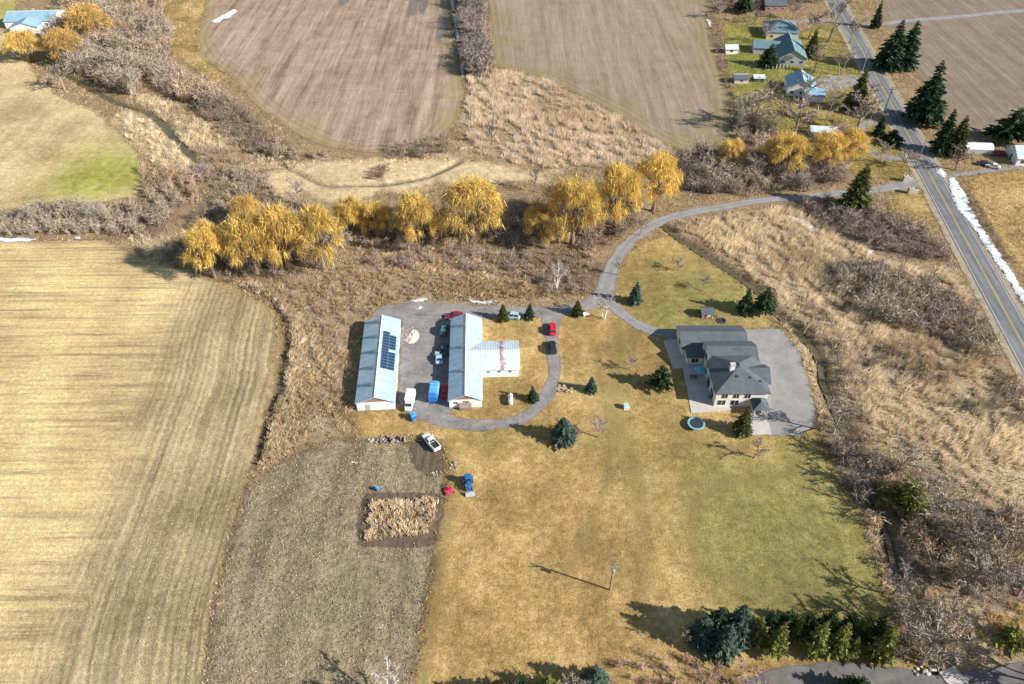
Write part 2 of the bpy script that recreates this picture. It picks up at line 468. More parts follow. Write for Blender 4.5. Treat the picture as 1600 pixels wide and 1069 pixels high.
# ground tint by plant cover
TINT = np.empty((NY, NX, 3)); TINT[:] = (0.28, 0.205, 0.115)
WOB = (vnoise(GXX, GYY, 0.12, 3) - 0.5) * 8 + (vnoise(GXX, GYY, 0.4, 4) - 0.5) * 3
def tint(poly, c, soft=2.5, amt=1.0):
    k = (sstep(-soft, soft, sdf(GXX, GYY, poly) + WOB) * amt)[..., None]
    TINT[:] = TINT * (1 - k) + np.array(c) * k
for k in RD: tint(RD[k], (0.38, 0.30, 0.19))
for k in TH: tint(TH[k], (0.17, 0.125, 0.085))
tint(RD['marsh_north'], (0.36, 0.28, 0.19)); tint(RD['middle'], (0.30, 0.23, 0.15)); tint(RD['marsh_east'], (0.40, 0.32, 0.20))
for k in ('marsh_scrub', 'gate_scrub', 'creek_wood', 'north_scrub', 'marsh_scrub_low'): tint(TH[k], (0.19, 0.145, 0.11))
tint(Z['pale_flat'], (0.56, 0.43, 0.25))
tint(RD['brook_west'], (0.50, 0.37, 0.22))
for ln, w in ((CREEK, 1.7), (BROOK, 1.8), (RILL, 1.1), (FIELD_DITCH, 1.4)):
    k = (1 - sstep(w * 0.5, w * 1.1, line_dist(GXX, GYY, ln)))[..., None] * 0.8
    TINT[:] = TINT * (1 - k) + np.array((0.10, 0.08, 0.05)) * k

t = NT('ground_cover', 0.95, 0.1)
n1 = t.noise(0.35, 5, 0.7); n2 = t.noise(2.2, 4, 0.7)
c = t.scale(t.attr('Col', True), t.rng(n1, 0.3, 0.7, 0.66, 1.28))
c = t.scale(c, t.rng(n2, 0.3, 0.7, 0.6, 1.4)); c = t.scale(c, t.rng(t.noise(0.9, 4, 0.7), 0.3, 0.7, 0.75, 1.22))
c = t.mix(t.rng(t.noise(0.06, 3, 0.6), 0.5, 0.75, 0, 0.35), c, (0.22, 0.16, 0.09))
t.color(c); t.bump(n2, 0.8, 0.3); MAT['ground'] = t.m

idx = np.arange(NX * NY).reshape(NY, NX)
quads = np.stack([idx[:-1, :-1], idx[:-1, 1:], idx[1:, 1:], idx[1:, :-1]], -1).reshape(-1, 4)
gv = np.stack([GXX.ravel(), GYY.ravel(), HGT.ravel()], -1)
ground = link('ground', np_mesh('ground', gv, quads, TINT.reshape(-1, 3), quads=True, smooth=True), MAT['ground'])
tag(ground, 'rough straw-brown ground under the reeds and scrub', kind='structure')

def sheet(name, poly, mat, lift, label, margin=4.0, attrs=None):
    """a ground cover laid over the ground; shares the ground's lattice so the two never cross"""
    s = sdf(GXX, GYY, poly)
    keep = (s > -margin)
    qk = keep.ravel()[quads].any(axis=1)
    q = quads[qk]
    used = np.unique(q)
    remap = np.full(NX * NY, -1, dtype=np.int64); remap[used] = np.arange(len(used))
    v = gv[used].copy(); v[:, 2] += lift
    me = np_mesh(name, v, remap[q], quads=True, smooth=True)
    add_attr(me, 'edge', s.ravel()[used])
    for k, a in (attrs or {}).items():
        add_attr(me, k, a.ravel()[used])
    o = link(name, me, mat)
    return tag(o, label, kind='structure')

# --- corn stubble
STUBBLE_EDGE = smooth_line(pts([(480, 300), (470, 380), (452, 450), (437, 520), (430, 585), (408, 670), (388, 750), (360, 850), (334, 950), (322, 1069), (314, 1150), (300, 1500)]), 4.0)
stub_d = line_dist(GXX, GYY, STUBBLE_EDGE)
t = NT('corn_stubble', 0.9, 0.15)
p = t.pos(); xyz = t.sep(p)
edge = t.attr('edge')
jag = t.noise(0.09, 3, 0.7, t.map(p, (0.25, 1.0, 1)))
rowd = t.attr('row_dist')
head = t.rng(t.math('ADD', rowd, t.math('MULTIPLY', t.math('SUBTRACT', jag, 0.5), 22)), 22, 34, 1, 0)
wob = t.math('MULTIPLY', t.noise(0.25, 4, 0.7), 1.6)
row_h = t.math('SINE', t.math('MULTIPLY', t.math('ADD', rowd, wob), 2 * math.pi / 1.5))
yy = t.math('ADD', t.math('MULTIPLY', xyz[0], -0.03), xyz[1])
row_i = t.math('SINE', t.math('MULTIPLY', t.math('ADD', yy, wob), 2 * math.pi / 1.5))
big = t.noise(0.02, 4, 0.6); med = t.noise(0.5, 5, 0.75); fine = t.noise(3.0, 4, 0.8)
base_in = t.ramp(t.math('ADD', t.math('MULTIPLY', big, 0.6), t.math('MULTIPLY', med, 0.4)), [(0.30, (0.45, 0.33, 0.15)), (0.5, (0.61, 0.465, 0.23)), (0.7, (0.72, 0.56, 0.30))])
base_hd = t.ramp(t.math('ADD', t.math('MULTIPLY', t.noise(0.06, 4, 0.6), 0.5), t.math('MULTIPLY', med, 0.5)), [(0.34, (0.26, 0.205, 0.11)), (0.52, (0.43, 0.345, 0.19)), (0.7, (0.56, 0.46, 0.27))])
streak = t.noise(1.0, 4, 0.7, t.map(p, (0.03, 0.55, 1), (0, 0, R(1.7))))
base_in = t.scale(base_in, t.rng(streak, 0.34, 0.52, 0.55, 1.08)); blot = t.noise(0.035, 5, 0.7, t.map(p, (1, 0.6, 1), (0, 0, R(20))))
c = t.mix(head, base_in, base_hd)
bv = t.n.new('ShaderNodeCombineXYZ'); t.put(bv.inputs[0], t.math('ADD', rowd, wob)); t.put(bv.inputs[1], t.math('MULTIPLY', xyz[1], 0.02))
bands = t.noise(0.55, 4, 0.7, bv.outputs[0])
rowmix = t.mix(head, t.rng(row_i, -1, 1, 0.93, 1.05), t.math('MULTIPLY', t.rng(row_h, -1, 1, 0.84, 1.1), t.rng(bands, 0.35, 0.65, 0.62, 1.2)))
c = t.mix(1.0, c, rowmix, 'MULTIPLY'); c = t.scale(c, t.rng(blot, 0.36, 0.6, 0.74, 1.1))
c = t.scale(c, t.rng(fine, 0.28, 0.72, 0.55, 1.4)); c = t.scale(c, t.rng(t.noise(1.1, 4, 0.75), 0.3, 0.7, 0.72, 1.25))
c = t.mix(t.rng(edge, 0.3, 2.5, 0.55, 0.0), c, (0.30, 0.21, 0.10))
t.color(c); t.bump(fine, 0.9, 0.25); t.feather(1.8, 0.5, 0.8); MAT['stubble'] = t.m
sheet('stubble_field', Z['stubble'], MAT['stubble'], 0.02, 'straw-yellow corn stubble field with rows curving along its edge', attrs={'row_dist': stub_d})

# --- weedy plot
t = NT('weedy_soil', 0.95, 0.1)
a = t.noise(0.9, 5, 0.75); b = t.noise(0.05, 4, 0.6); f = t.noise(3.5, 3, 0.8)
track = t.noise(1.0, 3, 0.6, t.map(t.pos(), (0.25, 0.03, 1), (0, 0, R(12))))
c = t.ramp(t.math('ADD', t.math('MULTIPLY', a, 0.6), t.math('MULTIPLY', b, 0.4)), [(0.35, (0.16, 0.125, 0.085)), (0.5, (0.28, 0.22, 0.145)), (0.66, (0.42, 0.335, 0.22))])
c = t.scale(c, t.rng(track, 0.35, 0.6, 0.7, 1.15))
c = t.scale(c, t.rng(f, 0.3, 0.7, 0.62, 1.35)); c = t.scale(c, t.rng(t.noise(0.35, 4, 0.7), 0.35, 0.65, 0.74, 1.2))
c = t.mix(t.rng(b, 0.48, 0.65, 0, 0.5), c, (0.145, 0.13, 0.06))
t.color(c); t.bump(a, 1.0, 0.35); t.feather(2.2, 0.5, 1.2); MAT['plot'] = t.m
sheet('fallow_plot', Z['plot'], MAT['plot'], 0.035, 'grey-brown weedy fallow plot between the stubble field and the lawn')
t = NT('dug_soil', 0.95, 0.1)
a = t.noise(1.2, 5, 0.7); st = t.noise(1.0, 3, 0.6, t.map(t.pos(), (1.2, 0.08, 1), (0, 0, R(-14))))
t.color(t.scale(t.ramp(a, [(0.3, (0.085, 0.06, 0.045)), (0.7, (0.18, 0.135, 0.095))]), t.rng(st, 0.35, 0.65, 0.65, 1.2)))
t.bump(a, 0.8, 0.25); t.feather(1.0, 0.6, 0.4); MAT['dug'] = t.m
sheet('bare_soil', Z['dug_soil'], MAT['dug'], 0.055, 'strip of dark freshly dug soil beside the white pickup')
sheet('bare_soil', Z['bed_rim'], MAT['dug'], 0.05, 'dark bare soil rim around the rectangle of tall pale grass')

# --- lawns: golden dormant grass that turns green in places
green = np.zeros(GXX.shape)
def gpatch(px_, py_, r, amt):
    global green
    x, y = at(px_, py_)
    green = green + amt * np.exp(-((GXX - x) ** 2 + (GYY - y) ** 2) / (r * r))
for a in ((1150, 800, 13, .9), (1250, 800, 13, .9), (1200, 870, 12, .8), (1300, 860, 9, .9), (1100, 720, 8, .5), (1010, 500, 9, .35), (1260, 710, 8, .8), (1080, 445, 12, .6), (1130, 470, 10, .6), (1060, 500, 8, .6), (960, 600, 7, .5), (955, 680, 6, .6),
          (985, 740, 6, .4), (1180, 930, 12, .5), (1060, 640, 5, .4), (760, 690, 4, .5), (1330, 930, 8, .6)): gpatch(*a)
WORN = [smooth_line(pts(q)) for q in (
    [(905, 496), (926, 540), (940, 590), (950, 640), (956, 700), (940, 780), (905, 860), (880, 900)],
    [(1240, 738), (1190, 748), (1130, 756), (1095, 780), (1078, 820), (1084, 870), (1110, 896), (1180, 915), (1300, 930)],
    [(1262, 690), (1225, 742), (1150, 752), (1060, 756)],
    [(972, 520), (965, 560), (960, 640), (985, 720), (1000, 800), (1005, 880), (990, 960)],
    [(700, 700), (706, 760), (696, 850), (676, 960), (660, 1069)],
    [(1040, 660), (1090, 690), (1150, 700), (1180, 690)])]
worn = np.zeros(GXX.shape)
for i, q in enumerate(WORN):
    worn = np.maximum(worn, np.exp(-((line_dist(GXX, GYY, q) / (1.1 if i != 3 else 2.0)) ** 2)))
def lawn_mat(name, gold, tan, olive, grn, amp=1.5):
    t = NT(name, 0.92, 0.12)
    b1 = t.noise(0.045, 4, 0.65); b2 = t.noise(0.4, 5, 0.75); b3 = t.noise(2.6, 4, 0.8); b4 = t.noise(0.9, 3, 0.7)
    f = t.math('ADD', t.math('MULTIPLY', b1, 0.5), t.math('MULTIPLY', b2, 0.5))
    c = t.ramp(f, [(0.38, olive), (0.49, gold), (0.60, tan)])
    g = t.math('MULTIPLY', t.attr('green'), t.rng(b4, 0.35, 0.65, 0.55, 1.1), clamp=True)
    c = t.mix(g, c, t.ramp(b2, [(0.35, tuple(x * 0.75 for x in grn)), (0.65, tuple(x * 1.35 for x in grn))]))
    c = t.scale(c, t.rng(b3, 0.28, 0.72, 0.52, 1.5))
    c = t.scale(c, t.rng(b4, 0.3, 0.7, 0.72, 1.24)); c = t.scale(c, t.rng(b1, 0.35, 0.65, 0.86, 1.12))
    c = t.mix(t.math('MULTIPLY', t.attr('worn'), t.rng(b2, 0.35, 0.6, 0.1, 0.8)), c, (0.205, 0.16, 0.062))
    lines = t.noise(1.0, 2, 0.5, t.map(t.pos(), (0.28, 0.012, 1), (0, 0, R(-6))))
    c = t.scale(c, t.rng(lines, 0.4, 0.6, 0.92, 1.05))
    t.color(c); t.bump(b3, 0.7, 0.2); t.feather(amp, 0.6, 1.0)
    MAT[name] = t.m
    return t.m
lawn_mat('lawn', (0.35, 0.232, 0.088), (0.465, 0.325, 0.145), (0.235, 0.165, 0.062), (0.20, 0.186, 0.06))
sheet('lawn', Z['lawn'], MAT['lawn'], 0.045, 'wide golden-brown lawn with greener patches around the house and barns', attrs={'green': np.clip(green, 0, 1), 'worn': worn})
sheet('creek_lawn', Z['yard_lawn'], MAT['lawn'], 0.035, 'olive lawn between the driveway bend and the creek', attrs={'green': np.clip(green + 0.25, 0, 1)})
lawn_mat('lawn_green', (0.25, 0.19, 0.055), (0.32, 0.24, 0.08), (0.15, 0.15, 0.035), (0.14, 0.19, 0.025))
gn = np.clip(green * 0 + np.exp(-((GXX - at(1180, 90)[0]) ** 2 + (GYY - at(1180, 90)[1]) ** 2) / 30 ** 2) * 1.2, 0, 1)
sheet('neighbour_lawn', Z['lawn_neighbour'], MAT['lawn_green'], 0.03, 'bright green and gold lawns around the neighbouring houses', attrs={'green': gn})
sheet('east_meadow', Z['meadow_east'], MAT['lawn'], 0.03, 'golden meadow on the far side of the road', attrs={'green': gn * 0 + 0.12})
sheet('gate_meadow', Z['meadow_gate'], MAT['lawn'], 0.03, 'small olive grass corner beside the driveway entrance', attrs={'green': gn * 0 + 0.4})
sheet('bank_meadow', Z['bank_grass'], MAT['lawn'], 0.03, 'yellowish rough grass bank at the corner of the ploughed field', attrs={'green': gn * 0 + 0.2})
sheet('verge', Z['verge_lawn'], MAT['lawn'], 0.065, 'strip of grass between the conifer row and the lower drive', attrs={'green': gn * 0 + 0.2})

# --- bare fields
def field_mat(name, c0, c1, c2, olive, rot, wet=0.0, spread=0.09, rim=0.045):
    t = NT(name, 0.95, 0.1)
    p = t.pos(); pm = t.map(p, (0.26, 0.014, 1), (0, 0, rot))
    s1 = t.noise(1.0, 5, 0.75, pm); s2 = t.noise(1.0, 4, 0.7, t.map(p, (0.9, 0.05, 1), (0, 0, rot)))
    b = t.noise(0.03, 4, 0.6); f = t.noise(1.0, 5, 0.85)
    m = t.math('ADD', t.math('MULTIPLY', s1, 0.62), t.math('ADD', t.math('MULTIPLY', s2, 0.12), t.math('MULTIPLY', t.noise(0.14, 4, 0.7), 0.26)))
    c = t.ramp(m, [(0.49 - spread, c0), (0.5, c1), (0.5 + spread, c2)])
    c = t.scale(c, t.rng(f, 0.3, 0.7, 0.72, 1.26))
    # grass creeping in along the rim and in hollows
    g = t.rng(t.math('ADD', t.math('MULTIPLY', t.attr('edge'), -rim), t.noise(0.05, 4, 0.7)), 0.22, 0.55, 0, 0.75)
    c = t.mix(g, c, olive)
    rings = t.math('SINE', t.math('ADD', t.math('MULTIPLY', t.attr('edge'), 2.2), t.math('MULTIPLY', s1, 3)))
    k = t.math('MULTIPLY', t.rng(t.attr('edge'), 6, 12, 1, 0), t.rng(rings, -1, 1, -0.08, 0.07))
    c = t.scale(c, t.math('ADD', 1.0, k))
    if wet:
        w = t.rng(t.math('ADD', t.attr('wet'), t.math('MULTIPLY', t.math('SUBTRACT', s2, 0.5), 0.9)), 0.3, 0.6)
        c = t.mix(t.math('MULTIPLY', w, 0.6), c, (0.06, 0.065, 0.07))
        t.put(t.b.inputs['Roughness'], t.rng(w, 0, 1, 0.95, 0.3))
    t.color(c); t.bump(t.math('ADD', f, t.math('MULTIPLY', s2, 0.5)), 0.6, 0.3); t.feather(2.0, 0.35, 0.8)
    MAT[name] = t.m
    return t.m
wet = np.zeros(GXX.shape)
for a, b_, rx, ry in ((538, 0, 3, 9), (585, -4, 7, 5), (644, 12, 2.2, 16), (662, 8, 1.8, 14), (690, 40, 2.5, 26), (640, -4, 9, 5), (760, 20, 2.0, 22)):
    x, y = at(a, b_)
    wet += np.exp(-(((GXX - x) / rx) ** 2 + ((GYY - y) / ry) ** 2))
field_mat('field_north', (0.18, 0.13, 0.09), (0.305, 0.228, 0.172), (0.42, 0.32, 0.25), (0.28, 0.22, 0.085), R(-3), 1, 0.10, 0.03)
field_mat('field_middle', (0.17, 0.13, 0.09), (0.27, 0.21, 0.155), (0.36, 0.29, 0.225), (0.235, 0.19, 0.08), R(-22), 1, 0.16, 0.022)
field_mat('field_east', (0.14, 0.108, 0.08), (0.215, 0.168, 0.128), (0.29, 0.23, 0.18), (0.21, 0.17, 0.08), R(80), 0, 0.14)
lawn_mat('field_west', (0.47, 0.36, 0.19), (0.56, 0.44, 0.25), (0.37, 0.28, 0.13), (0.27, 0.27, 0.05), 2.0)
gw = np.zeros(GXX.shape)
for a, b_, r_ in ((150, 245, 14), (175, 285, 14), (190, 268, 10), (110, 292, 12), (10, 20, 14), (30, 5, 14)):
    x, y = at(a, b_); gw = np.clip(gw + 0.62 * np.exp(-((GXX - x) ** 2 + (GYY - y) ** 2) / r_ ** 2), 0, 1)
sheet('north_field', Z['field_north'], MAT['field_north'], 0.02, 'mauve-brown ploughed field with streaks, left of the hedgerow', attrs={'wet': wet})
sheet('middle_field', Z['field_middle'], MAT['field_middle'], 0.02, 'grey-brown field between the hedgerow and the neighbouring houses', attrs={'wet': wet})
sheet('east_field', Z['field_east'], MAT['field_east'], 0.02, 'grey-brown ploughed field right of the road', attrs={'wet': wet})
sheet('west_field', Z['field_west'], MAT['field_west'], 0.02, 'tan field with a green corner at the upper left', attrs={'green': gw})

# --- water in the creek and ditches
t = NT('creek_water', 0.08, 0.5)
t.color(t.ramp(t.noise(0.3, 4), [(0.3, (0.07, 0.062, 0.03)), (0.7, (0.13, 0.11, 0.055))])); t.bump(t.noise(3.0, 3), 0.05, 0.05); MAT['water'] = t.m

def ribbon(name, line, width, mat, z, label, parent=None, wob=0.0, closed_ends=True, kind='structure', edge_attr=True, feather=0.0):
    line = np.asarray(line)
    d = np.gradient(line, axis=0); d /= np.hypot(d[:, 0], d[:, 1])[:, None] + 1e-9
    nrm = np.stack([-d[:, 1], d[:, 0]], -1)
    s = np.concatenate([[0], np.cumsum(np.hypot(*np.diff(line, axis=0).T))])
    w = (np.full(len(line), width) if np.isscalar(width) else np.interp(s / s[-1], np.linspace(0, 1, len(width)), width)) / 2
    cols = np.array([-1 - feather, -1, -0.5, 0, 0.5, 1, 1 + feather]) if feather else np.array([-1, -0.5, 0, 0.5, 1])
    V = []; E = []; C = []
    for k in cols:
        wv = w + (vnoise(s, s * 0 + k * 7.1, 0.35, 9) - 0.5) * wob if abs(k) >= 1 else w
        q = line + nrm * (wv * k)[:, None]
        zz = np.full(len(line), z)
        V.append(np.column_stack([q, zz])); E.append((1 - abs(k)) * w); C.append(np.full(len(line), k))
    n = len(line); V = np.concatenate(V); E = np.concatenate(E); C = np.concatenate(C)
    q = []
    for j in range(len(cols) - 1):
        a = np.arange(n - 1) + j * n
        q.append(np.stack([a + n, a + n + 1, a + 1, a], -1))
    me = np_mesh(name, V, np.concatenate(q), quads=True)
    add_attr(me, 'edge', E); add_attr(me, 'across', C); add_attr(me, 'along', np.tile(s, len(cols)))
    o = link(name, me, mat, parent)
    if parent is None: tag(o, label, kind=kind)
    return o
ribbon('creek_water', CREEK, [1.6, 1.8, 1.8, 1.6, 1.3, 1.0, 1.0, 1.0], MAT['water'], -0.62, 'narrow murky creek running through the marsh beside the house')
ribbon('brook_water', BROOK, 2.4, MAT['water'], -0.5, 'dark brook winding through the reeds at the upper left')

# --- gravel and asphalt
t = NT('asphalt_drive', 0.9, 0.2)
a = t.noise(0.3, 5, 0.7); f = t.noise(5, 3, 0.8); ac = t.math('ABSOLUTE', t.attr('across'))
c = t.ramp(a, [(0.3, (0.19, 0.18, 0.17)), (0.7, (0.30, 0.285, 0.275))])
c = t.scale(c, t.rng(f, 0.3, 0.7, 0.85, 1.13))
tr = t.rng(t.math('ABSOLUTE', t.math('SUBTRACT', ac, 0.5)), 0.0, 0.25, 1.12, 0.95)
c = t.scale(c, tr)
t.color(c); t.bump(f, 0.3, 0.05); t.feather(0.7, 0.9, 0.25, 0.0); MAT['drive'] = t.m
t = NT('gravel', 0.95, 0.15)
a = t.noise(0.22, 5, 0.75); f = t.noise(6, 3, 0.8); m = t.noise(1.3, 4, 0.7)
c = t.ramp(t.math('ADD', t.math('MULTIPLY', a, 0.65), t.math('MULTIPLY', m, 0.35)), [(0.36, (0.145, 0.13, 0.12)), (0.5, (0.235, 0.215, 0.205)), (0.64, (0.31, 0.285, 0.265))])
c = t.scale(c, t.rng(f, 0.3, 0.7, 0.78, 1.2))
t.color(c); t.bump(f, 0.6, 0.06); t.feather(1.0, 0.7, 0.3); MAT['gravel'] = t.m
t = NT('pale_paving', 0.9, 0.2)
a = t.noise(0.25, 5, 0.7); f = t.noise(4, 4, 0.8)
c = t.scale(t.ramp(a, [(0.3, (0.20, 0.19, 0.18)), (0.7, (0.315, 0.295, 0.28))]), t.rng(f, 0.3, 0.7, 0.85, 1.14))
t.color(c); t.bump(f, 0.3, 0.04); t.feather(0.5, 0.8, 0.2); MAT['pad'] = t.m
t = NT('road_asphalt', 0.85, 0.3)
a = t.noise(0.2, 5, 0.7); f = t.noise(4, 3, 0.8); ac = t.math('ABSOLUTE', t.attr('across'))
crack = t.noise(1.0, 3, 0.6, t.map(t.pos(), (0.9, 0.02, 1), (0, 0, math.atan2(ROAD_D[0], -ROAD_D[1]))))
c = t.ramp(a, [(0.3, (0.125, 0.125, 0.128)), (0.7, (0.185, 0.183, 0.185))])
c = t.scale(c, t.rng(crack, 0.35, 0.65, 0.82, 1.16)); c = t.scale(c, t.rng(t.math('ABSOLUTE', t.math('SUBTRACT', ac, 0.5)), 0.0, 0.3, 1.14, 0.92))
t.color(c); t.bump(f, 0.3, 0.03); MAT['road'] = t.m
t = NT('road_shoulder', 0.95, 0.15)
a = t.noise(0.5, 5, 0.75)
t.color(t.ramp(a, [(0.3, (0.23, 0.185, 0.125)), (0.7, (0.40, 0.34, 0.26))])); t.bump(t.noise(4, 3), 0.5, 0.05); t.feather(1.0, 0.5, 0.4); MAT['shoulder'] = t.m
plain('paint_yellow', (0.45, 0.36, 0.14), 0.7, 0.3, var=0.25, scale=0.6)
plain('paint_white', (0.5, 0.5, 0.48), 0.7, 0.3, var=0.25, scale=0.6)

rl = np.array([ROAD[0] + (ROAD[1] - ROAD[0]) * k for k in np.linspace(0, 1, 400)])
ribbon('road_shoulder', rl, 11.5, MAT['shoulder'], 0.10, 'gravel shoulder along both sides of the road')
road = ribbon('road', rl, 7.4, MAT['road'], 0.14, 'straight two-lane asphalt road with yellow centre lines')
rn = np.array([-ROAD_D[1], ROAD_D[0]])
for off, mt, nm in ((-0.16, 'paint_yellow', 'centre_line'), (0.16, 'paint_yellow', 'centre_line'), (-3.25, 'paint_white', 'edge_line'), (3.25, 'paint_white', 'edge_line')):
    ribbon(nm, rl + rn * off, 0.15, MAT[mt], 0.146, '', parent=road)

ribbon('driveway', DRIVE, [5.6, 4.0, 3.7, 3.6, 3.6, 3.6, 3.8, 4.2, 5.6], MAT['drive'], 0.085, 'curving grey driveway from the road to the farmyard fork', wob=0.8)
ribbon('house_driveway', DRIVE_HOUSE, [4.4, 3.5, 3.5, 3.7, 4.2], MAT['drive'], 0.09, 'driveway branch bending right towards the house', wob=0.6)
ribbon('barn_driveway', DRIVE_BARN, [5.0, 4.4, 4.8, 5.2, 6.0], MAT['gravel'], 0.08, 'gravel driveway branch running left to the barns', wob=0.8)
ribbon('loop_driveway', DRIVE_LOOP, [6.0, 3.5, 3.2, 3.2, 3.4, 3.8, 6.5], MAT['gravel'], 0.095, 'gravel lane looping around the barn to the yard', wob=0.9)
sheet('gravel_yard', GRAVEL_YARD, MAT['gravel'], 0.07, 'grey gravel yard between the two barns', margin=2.0)
sheet('paved_pad', HOUSE_PAD, MAT['pad'], 0.075, 'large pale paved turning pad around the house', margin=2.0)
t = NT('dark_asphalt', 0.9, 0.2)
a = t.noise(0.3, 5, 0.7); f = t.noise(5, 3, 0.8)
t.color(t.scale(t.ramp(a, [(0.3, (0.10, 0.095, 0.09)), (0.7, (0.19, 0.175, 0.165))]), t.rng(f, 0.3, 0.7, 0.8, 1.2))); t.feather(0.9, 0.8, 0.3); MAT['dark_drive'] = t.m
ribbon('lower_drive', LOW_DRIVE, 3.6, MAT['dark_drive'], 0.11, 'asphalt drive along the bottom edge below the conifers', wob=0.5)
ribbon('field_track', smooth_line(pts([(1352, 42), (1400, 35), (1440, 31), (1500, 26), (1560, 20), (1700, 8)])), 4.2, MAT['pad'], 0.07, 'pale track leading off the road beside the right-hand field', wob=1.0)
ribbon('neighbour_drive', smooth_line(pts([(1446, 244), (1420, 246), (1390, 247), (1362, 238), (1342, 222), (1338, 206), (1352, 196), (1372, 190), (1392, 184)])), 4.0, MAT['pad'], 0.07, 'pale driveway curving in front of the roadside house', wob=0.8)
ribbon('neighbour_parking', pts([(1270, 136), (1300, 130), (1345, 124)]), 11, MAT['pad'], 0.06, 'paved parking in front of the white-roofed neighbouring house', wob=1.0)
ribbon('upper_drive', smooth_line(pts([(1225, 36), (1260, 33), (1318, 31)])), 5.0, MAT['pad'], 0.065, 'pale driveway from the road to the uppermost house', wob=1.0)
ribbon('meadow_track', smooth_line(pts([(1478, 276), (1500, 272), (1540, 268), (1600, 260), (1700, 250)])), 2.6, MAT['pad'], 0.06, 'narrow gravel track along the top of the right-hand meadow', wob=0.8)

# --- last snow
t = NT('old_snow', 0.7, 0.3)
a = t.noise(1.2, 4, 0.7)
dirt = t.rng(t.math('ADD', t.attr('edge'), t.math('MULTIPLY', t.math('SUBTRACT', t.noise(0.7, 4, 0.7), 0.5), 2.4)), -0.2, 0.7, 0.7, 0.0)
t.color(t.mix(dirt, t.ramp(a, [(0.3, (0.55, 0.58, 0.62)), (0.6, (0.78, 0.80, 0.82))]), (0.36, 0.31, 0.25))); t.bump(a, 0.6, 0.3); t.feather(1.5, 0.9, 0.12); MAT['snow'] = t.m
def snow(poly_px, label, lift=0.16):
    poly = pts(poly_px)
    s = 0.5
    x0, y0 = poly.min(0) - 1.5; x1, y1 = poly.max(0) + 1.5
    xs = np.arange(x0, x1, s); ys = np.arange(y0, y1, s)
    X, Y = np.meshgrid(xs, ys); S = sdf(X, Y, poly)
    zz = lift + 0.25 * sstep(-0.5, 1.2, S) * (0.5 + 0.5 * vnoise(X, Y, 0.8, 2))
    i = np.arange(X.size).reshape(X.shape)
    q = np.stack([i[:-1, :-1], i[:-1, 1:], i[1:, 1:], i[1:, :-1]], -1).reshape(-1, 4)
    k = (S > -1.4).ravel()[q].any(1); q = q[k]
    u = np.unique(q); rm = np.full(X.size, -1); rm[u] = np.arange(len(u))
    me = np_mesh('snow_patch', np.column_stack([X.ravel(), Y.ravel(), zz.ravel()])[u], rm[q], quads=True, smooth=True)
    add_attr(me, 'edge', S.ravel()[u])
    tag(link('snow_patch', me, MAT['snow']), label, kind='stuff')
snow([(1480, 280), (1490, 278), (1506, 300), (1516, 325), (1530, 350), (1560, 395), (1590, 440), (1620, 490), (1608, 490), (1580, 448), (1548, 400), (1515, 350), (1500, 335), (1488, 310)], 'long strip of melting snow in the roadside ditch')
snow([(1468, 262), (1480, 274), (1476, 282), (1464, 270)], 'small snow remnant beside the road above the long strip')
snow([(330, 34), (352, 22), (366, 14), (371, 18), (360, 27), (338, 37)], 'tongue of white snow on the upper ploughed field')
snow([(-60, 371), (30, 372), (58, 375), (40, 379), (-60, 379)], 'thin white snow bank below the left hedgerow')
snow([(112, 371), (128, 371), (126, 374), (114, 374)], 'small snow spot below the left hedgerow')
snow([(640, 470), (655, 466), (670, 467), (668, 471), (645, 474)], 'small snow patch above the gravel yard')
snow([(722, 468), (736, 466), (745, 471), (776, 471), (778, 475), (740, 475)], 'thin snow remnant above the barn driveway')
for q, (a, b_) in enumerate(((706, 8), (711, 34), (714, 56), (718, 84), (721, 110))):
    snow([(a - 3, b_ - 10), (a + 4, b_ - 8), (a + 5, b_ + 9), (a, b_ + 10)], 'snow remnant along the left side of the north hedgerow, ' + ('topmost', 'second from the top', 'middle one', 'second from the bottom', 'lowest')[q])
snow([(1226, 336), (1262, 345), (1278, 362), (1266, 362), (1236, 344)], 'broken snow at the edge of the scrub below the driveway')
snow([(1345, 388), (1366, 392), (1360, 397), (1346, 394)], 'small snow spot at the lower rim of the gate scrub')
snow([(1104, 30), (1109, 32), (1112, 44), (1107, 42)], 'small snow patch on the fence line left of the neighbours')
snow([(1140, 186), (1146, 190), (1150, 200), (1143, 196)], 'snow spot under the bare trees at the corner of the middle field')

# ------------------------------------------------------------------ vegetation
def unit(v):
    return v / (np.linalg.norm(v, axis=-1, keepdims=True) + 1e-9)

def blades(base, tip, width, col, rng, tipcol=None):
    """thin triangles from base to tip; returns V, T, C"""
    n = len(base)
    d = unit(tip - base)
    side = unit(np.cross(d, rng.normal(size=(n, 3)))) * (np.asarray(width).reshape(-1, 1) * 0.5)
    V = np.empty((n, 3, 3)); V[:, 0] = base - side; V[:, 1] = base + side; V[:, 2] = tip
    C = np.empty((n, 3, 3)); C[:, 0] = col; C[:, 1] = col; C[:, 2] = col if tipcol is None else tipcol
    return V.reshape(-1, 3), np.arange(n * 3).reshape(-1, 3), C.reshape(-1, 3)

def merge(parts):
    V = []; T = []; C = []; o = 0
    for v, t_, c in parts:
        V.append(v); T.append(t_ + o); C.append(c); o += len(v)
    return np.concatenate(V), np.concatenate(T), np.concatenate(C)

